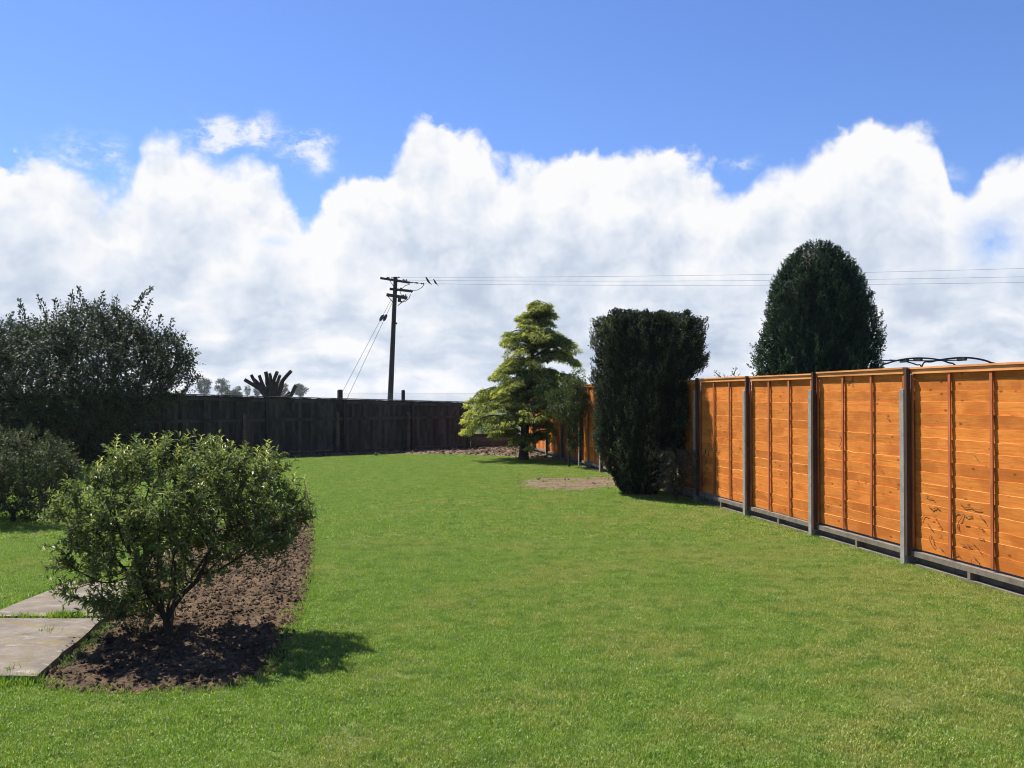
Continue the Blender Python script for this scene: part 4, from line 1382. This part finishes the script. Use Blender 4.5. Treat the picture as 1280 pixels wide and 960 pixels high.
# weeds along the earth strip and by the path
def weed(base, h, n, seed, label, group='weeds on the bare earth by the old fence', rad=.12):
    r = np.random.default_rng(seed)
    root = thing('weed', label, 'weed', tuple(base), 0, group)
    ms = MB(); ml = MB()
    for i in range(n):
        a = r.uniform(0, 6.28); l = r.uniform(0, rad)
        tip = np.array([l * math.cos(a), l * math.sin(a), h * r.uniform(.5, 1)])
        ms.tube([(0, 0, -.01), tip * [.3, .3, .5], tip], [.003, .003, .001], 3, caps=False)
        m = 16
        t = r.uniform(.2, 1, m)[:, None]
        add_leaves(ml, tip * t * [1, 1, 1], rand_unit(m, r) * [1, 1, .4] + [0, 0, .3], rand_unit(m, r) + [0, 0, 1.5], .05 * r.uniform(.6, 1.3, m), .024, np.clip(r.normal(.5, .2, m), 0, 1))
    ms.build('stems', M_weed, root); ml.build('leaves', M_weed, root)
for px, py, h, n, lb in ((501, 565, .26, 12, 'largest green weed on bare earth in front of the dark fence'), (450, 566, .16, 8, 'small green weed on bare earth below the stay wires of the pole'),
                         (592, 562, .40, 22, 'leafy weed at the right end of the dark fence beside the cedar'), (470, 570, .10, 6, 'low weed at the lawn edge midway along the dark fence')):
    weed(G(px, py), h, n, px, lb, rad=.16)
cs = []
for i in range(22):
    t = i / 21
    y = 5.75 + 1.05 * t
    cs.append((path_r(y) + .06 + random.uniform(-.03, .03), y, .02, 14, .03))
tufts('edge_weeds', cs, 9, .02, .05, M_weed)

# greenery beyond the low wall, seen under the cedar
r = np.random.default_rng(61)
els = [(0, 0, .55, .8, .6, .45), (.8, .2, .5, .6, .5, .4)]
colon_tree('hedge_shrub', 'soft green shrub behind the low timber wall under the cedar', 'shrub', Vector((-1.0, 32.0, 0)), els, 500, [(0, 0, -.03), (0, 0, .2)], [-1, 0], .1, .8, .15, .004, .012, 4, .16, .06, .5, (M_bark, M_weed), 78, 4, False, .3, .45, (), .04, (0, 0, .5), .2, .05)
# twiggy top of a shrub behind the orange fence
TWB = Vector(((912 - 640) / F * 16.5, 16.5, 0))
els = [(0, 0, 1.85, .28, .3, .28)]
colon_tree('garden_shrub', 'thin leafy twigs just showing over the fence beside the flat topped yew', 'shrub', TWB, els, 90, [(0, 0, -.03), (0, 0, .8), (0, 0, 1.4)], [-1, 0, 1], .08, .8, .11, .003, .012, 2, .12, .04, .45, (M_bark_grey, M_weed), 79, 3, False, .4, .5,
           [((.08, 0, 2.10), (.4, 0, 1), .12), ((-.18, 0, 2.05), (-.8, 0, .8), .12)], .03, (0, 0, 1.7), .1, .2)

# ------------------------------------------------------------------ black arched frame beyond the fence
AY = 12.5
fr = thing('arched_frame', 'black frame of curved tubes showing just above the orange fence at the right', 'garden frame', (0, 0, 0))
def arc(pxs, rad, dy=0.0):
    mb = MB()
    P_ = [W(px, py, AY + dy) for px, py in pxs]
    pts = []
    for i in range(len(P_) - 1):
        p0 = P_[max(0, i - 1)]; p1 = P_[i]; p2 = P_[i + 1]; p3 = P_[min(len(P_) - 1, i + 2)]
        for s in (0, .25, .5, .75):
            pts.append(.5 * ((2 * p1) + (p2 - p0) * s + (2 * p0 - 5 * p1 + 4 * p2 - p3) * s * s + (3 * p1 - p0 - 3 * p2 + p3) * s ** 3))
    pts.append(P_[-1])
    mb.tube(pts, rad, 8)
    mb.build('tube', M_black_tube, fr)
arc([(1098, 510), (1099, 462), (1110, 454), (1130, 449), (1150, 447.5), (1170, 449), (1185, 453), (1196, 462), (1200, 520)], .011)
arc([(1148, 520), (1152, 459), (1165, 452), (1185, 448.5), (1205, 447), (1222, 448.5), (1238, 453), (1247, 462), (1250, 520)], .013, .25)
arc([(1090, 451), (1120, 450.5), (1160, 451), (1205, 450)], .008, .12)
arc([(1112, 450), (1130, 451.5), (1146, 456), (1152, 462), (1153, 520)], .009, .3)
for px, py in ((1131, 451), (1148, 449), (1203, 449)):
    mb = MB(); c = W(px, py, AY + .1); mb.box(tuple(c - Vector((.018, .1, .022))), tuple(c + Vector((.018, .12, .022))))
    mb.build('clip', M_black_tube, fr)
for px in (1099, 1200, 1250, 1150):
    c = W(px, 505, AY + .1)
    mb = MB(); mb.tube([(c.x, c.y, -.02), (c.x, c.y, c.z + .02)], .014, 8); mb.build('leg', M_black_tube, fr)

# ------------------------------------------------------------------ utility pole, wires, birds
PY = 57.0
pole = thing('utility_pole', 'tall dark wooden utility pole with three crossarms beyond the dark fence', 'utility pole', (W(487.5, HOR, PY).x, PY, 0))
PO = Vector(pole.location)
def L3(px, py, dy=0.0):
    return W(px, py, PY + dy) - PO
mb = MB()
b0 = L3(486.6, 530); t0 = L3(494.3, 346)
dd_ = (t0 - b0)
gnd = b0 + dd_ * ((-.1 - b0.z) / dd_.z)
mb.tube([gnd, b0.lerp(t0, .3), b0.lerp(t0, .65), t0], [.185, .165, .14, .125], 12)
mb.build('pole', M_creosote, pole)
def bar(name, p, q, w, h, mat, parent):
    mb = MB()
    p = np.array(p); q = np.array(q)
    d = unit(q - p); s = unit(np.cross(d, [0, 0, 1])) * w / 2; u_ = np.cross(s / (w / 2), d) * h / 2
    v = [p - s - u_, p + s - u_, p + s + u_, p - s + u_, q - s - u_, q + s - u_, q + s + u_, q - s + u_]
    mb.add(v, [(0, 3, 2, 1), (4, 5, 6, 7), (0, 1, 5, 4), (1, 2, 6, 5), (2, 3, 7, 6), (3, 0, 4, 7)])
    return mb.build(name, mat, parent)
fro = -.20
a1 = bar('crossarm', L3(476, 347.5, fro), L3(512, 353.2, fro), .12, .13, M_creosote, pole)
a2 = bar('crossarm', L3(487, 361, fro), L3(515, 363.8, fro), .12, .15, M_creosote, pole)
a3 = bar('crossarm', L3(483, 368.2, fro), L3(509, 372.4, fro), .13, .19, M_creosote, pole)
def insul(p, q, n=4, rad=.065, parent=pole):
    mb = MB(); p = Vector(p); q = Vector(q)
    pts = []; rd = []
    for i in range(n * 4 + 1):
        s = i / (n * 4)
        pts.append(p.lerp(q, s)); rd.append(rad * (1.0 if i % 4 in (1, 2) else .35))
    mb.tube(pts, rd, 8)
    return mb.build('insulator', M_porcelain, parent)
for (x0, y0, x1, y1) in ((483, 346.8, 487, 347.1), (489, 346.9, 492, 347.2), (501, 351.3, 508, 352.2), (511, 352.6, 516, 353), (518, 353.2, 523, 353.6), (503, 349.6, 509, 350), (497, 346.3, 499.5, 346.5), (526, 354, 530, 354.4)):
    insul(L3(x0, y0, fro), L3(x1, y1, fro), 3 if x1 - x0 > 4 else 2)
insul(L3(475, 347, fro), L3(478, 347.6, fro), 2, .09)
insul(L3(511, 363, fro), L3(516, 364.4, fro), 2, .10)
for x_, y_ in ((501, 362), (504, 371), (507, 370.5)):
    insul(L3(x_, y_ + 1, fro), L3(x_, y_ - 3, fro), 2, .06)
mbx = [([(486, 349), (490, 355), (493, 360)], .02), ([(484.5, 370), (489, 375), (491.5, 379)], .025), ([(508, 373), (503, 377), (497, 382)], .025), ([(530, 355), (527.5, 359), (521, 362.5), (513, 363)], .022),
       ([(512, 355), (506, 357), (502, 361), (500, 366), (503, 370)], .02), ([(513, 368), (511, 373), (506, 377), (500, 377.5)], .022), ([(498, 373), (503, 378), (501, 376)], .03), ([(495, 349), (500, 350), (510, 352), (530, 354.5)], .02)]
for pts, rd in mbx:
    mb = MB(); mb.tube([L3(x, y, fro) for x, y in pts], rd, 6)
    mb.build('jumper_cable', M_iron, pole)
mb = MB(); c = L3(501.5, 374, fro); mb.tube([c - Vector((.13, 0, .16)), c - Vector((.1, 0, -.1)), c + Vector((.10, 0, .2))], [.1, .12, .08], 8); mb.build('switch_gear', M_iron, pole)
bar('step_plate', L3(494, 404, fro + .05), L3(496.3, 404.3, fro + .05), .05, .12, M_iron, pole)

# stay wires
for i, (ax_, ay_, bx_, by_, ix, iy, dy, lb) in enumerate(((489, 374, 429, 488, 474, 397.5, -1.5, 'left stay wire running down from the utility pole to the fence'), (489.6, 379, 434, 498, 478.5, 397.0, -.5, 'right stay wire running down from the utility pole to the fence'))):
    A = W(ax_, ay_, PY - .15); B = W(bx_, by_, PY + dy)
    Gp = A + (B - A) * (A.z + .05) / (A.z - B.z)
    root = thing('stay_wire', lb, 'stay wire', tuple(A), 0, 'stay wires of the pole')
    mb = MB(); mb.tube([(0, 0, 0), Gp - A], .012, 5); mb.build('wire', M_wire, root)
    s = (ay_ - iy) / (ay_ - by_)
    c = (B - A) * s; d_ = (B - A).normalized()
    mb = MB(); mb.tube([c - d_ * .22, c - d_ * .12, c + d_ * .12, c + d_ * .22], [.05, .10, .10, .05], 8); mb.build('insulator', M_porcelain, root)

# overhead wires to the right
def wire(pa, pb, name_lb, rad=.0065):
    mb = MB()
    A = Vector(pa); B = Vector(pb)
    far = A + (B - A) * 1.35
    L_ = (far - A).length
    pts = []
    for i in range(25):
        s = i / 24
        p = A.lerp(far, s); p.z -= .25 * 4 * s * (1 - s)
        pts.append(p - A)
    mb.tube(pts, rad, 5)
    o = mb.build('overhead_wire', M_wire, None, A)
    return tag(o, name_lb, 'wire', 'overhead wires')
e1 = W(1280, 331, 52); e2 = W(1280, 341.5, 52.2); e3 = W(1280, 348.5, 52.4)
wire(W(499.5, 346.4, PY + .15), e1, 'highest of the three overhead wires running right from the pole')
wire(W(509, 350, PY - .2), e2, 'middle one of the three overhead wires running right from the pole')
wire(W(530, 354.4, PY - .2), e3, 'lowest of the three overhead wires running right from the pole')

def bird(px, py, Y, lb, sc=1.0, face=1):
    root_p = W(px, py, Y)
    root = thing('bird', lb, 'bird', tuple(root_p), 0, 'birds on the overhead wire')
    mb = MB()
    s = .40 * sc
    # body leaning: tail down right, head up left
    ax = [( .62, -.60), (.40, -.40), (.22, -.2), (.05, 0), (-.08, .22), (-.16, .38), (-.22, .47), (-.27, .54), (-.33, .57), (-.42, .55)]
    rr_ = [.03, .05, .11, .16, .165, .12, .095, .10, .06, .008]
    mb.tube([(a * s * face, 0, b * s) for a, b in ax], [q * s for q in rr_], 10)
    mb.build('body', M_bird, root)
    for sg in (-1, 1):
        w = MB(); w.tube([(-.05 * s * face, sg * .14 * s, .18 * s), (.15 * s * face, sg * .15 * s, -.08 * s), (.42 * s * face, sg * .07 * s, -.40 * s)], [.06 * s, .08 * s, .02 * s], 6)
        w.build('wing', M_bird, root)
        w = MB(); w.tube([(.05 * s * face, sg * .05 * s, -.1 * s), (.03 * s * face, sg * .05 * s, -.32 * s)], .014 * s, 5)
        w.build('leg', M_iron, root)
bird(534.7, 351.2, PY - .25, 'bird perched on the overhead wire nearer to the pole', 1.0)
bird(543.8, 353.0, PY - .28, 'bird perched on the overhead wire farther from the pole', .85)

# ------------------------------------------------------------------ pollarded tree beyond the dark fence
QY = 38.0
qb = Vector((W(343, HOR, QY).x, QY, 0))
pol = thing('pollarded_tree', 'pollarded tree with bare cut stubs fanning up over the dark fence', 'tree', tuple(qb))
def q3(px, py, dy=0.0): return W(px, py, QY + dy) - qb
mb = MB()
mb.tube([(0, 0, -.05), (0, 0, .5), q3(342, 512), q3(342, 497), q3(341, 485), q3(340, 478)], [.42, .36, .34, .28, .17, .07], 12)
mb.build('trunk', M_bark_grey, pol)
stubs = [((336, 500), (326, 487), (305.5, 474.5), .085), ((337, 498), (322, 482), (314, 468.5), .075), ((338, 497), (329, 482), (324, 469), .075), ((340, 495), (334, 480), (332, 464.5), .085), ((341, 490), (338, 476), (337, 466.5), .07),
         ((343, 492), (342, 476), (346.5, 464.5), .08), ((345, 492), (346, 480), (350, 469), .07), ((347, 494), (353, 476), (364, 463.5), .085), ((352, 500), (364, 494), (369.5, 482), .08), ((344, 500), (356, 496), (362, 490), .07), ((336, 498), (331, 487), (318, 474), .06)]
for i, (a_, b_, c_, rd) in enumerate(stubs):
    mb = MB(); dy = random.uniform(-.5, .5)
    pts = [q3(*a_), q3(a_[0] * .5 + b_[0] * .5 + random.uniform(-.6, .6), a_[1] * .5 + b_[1] * .5, dy * .3), q3(*b_, dy * .6), q3(b_[0] * .5 + c_[0] * .5 + random.uniform(-.7, .7), b_[1] * .5 + c_[1] * .5, dy * .8), q3(*c_, dy)]
    mb.tube(pts, [rd * 1.6, rd * 1.2, rd * .97, rd * .92, rd * .88], 9)
    mb.build('stub', M_bark_grey, pol)

# ------------------------------------------------------------------ far trees
def far_tree(px, ybase, ytop, wpx, Y, seed, label, gappy=.3):
    r = np.random.default_rng(seed)
    base = Vector(((px - 640) / F * Y, Y, 0))
    H = CAMZ + (HOR - ytop) / F * Y; rw = wpx / F * Y / 2
    root = thing('tree', label, 'tree', tuple(base), 0, 'far trees on the horizon')
    mt = MB(); mt.tube([(0, 0, -.1), (.1, 0, H * .3), (0, 0, H * .75)], [rw * .09, rw * .07, rw * .03], 6)
    ml = MB()
    ncl = 46
    for i in range(ncl):
        d = rand_unit(1, r)[0] * r.uniform(.35, 1) ** .6
        c = np.array([d[0] * rw * .82, d[1] * rw * .8, H * .58 + d[2] * H * .36])
        if i % 4 == 0: mt.tube([(0, 0, H * .35), c], [rw * .03, rw * .01], 4, caps=False)
        m = 70; cr = rw * .30
        q = c + rand_unit(m, r) * cr * r.random((m, 1)) ** .4 * [1, 1, .75]
        add_leaves(ml, q, rand_unit(m, r), rand_unit(m, r) + [0, 0, .6], rw * .11 * r.uniform(.6, 1.3, m), rw * .07, np.clip(r.normal(.45, .2, m), 0, 1))
    mt.build('trunk', M_bark, root); ml.build('crown', M_far, root)
far_tree(255, 493, 470.5, 23, 340, 1, 'round far tree nearest to the big dark tree at the left')
far_tree(277, 493, 472, 22, 345, 2, 'second round far tree, just right of the one nearest the dark tree')
far_tree(297, 493, 480, 12, 420, 3, 'small pale far tree between the round trees and the cut stubs')
far_tree(309, 493, 480, 10, 430, 4, 'slim pale far tree left of the cut stubs')
far_tree(322, 493, 481, 14, 430, 5, 'pale far tree seen through the left cut stubs')
far_tree(352, 493, 474, 20, 360, 6, 'darker far tree seen through the right cut stubs')
far_tree(375, 493, 479, 22, 400, 7, 'broad pale far tree just right of the cut stubs')
far_tree(290, 493, 488, 26, 300, 8, 'low far bush on the skyline under the small pale tree')

# ------------------------------------------------------------------ air
mb = MB(); mb.box((-950, -310, -7.3), (950, 770, 14))
hz = mb.build('haze', None)
mh = bpy.data.materials.new('haze'); mh.use_nodes = True
ht = mh.node_tree; ht.nodes.clear()
ho = ht.nodes.new('ShaderNodeOutputMaterial')
pv = N(ht, 'ShaderNodeVolumePrincipled', {'Color': (.86, .92, 1.0, 1), 'Density': .0002, 'Anisotropy': .2})
ht.links.new(pv.outputs[0], ho.inputs['Volume'])
hz.data.materials.clear(); hz.data.materials.append(mh)
tag(hz, kind='stuff')
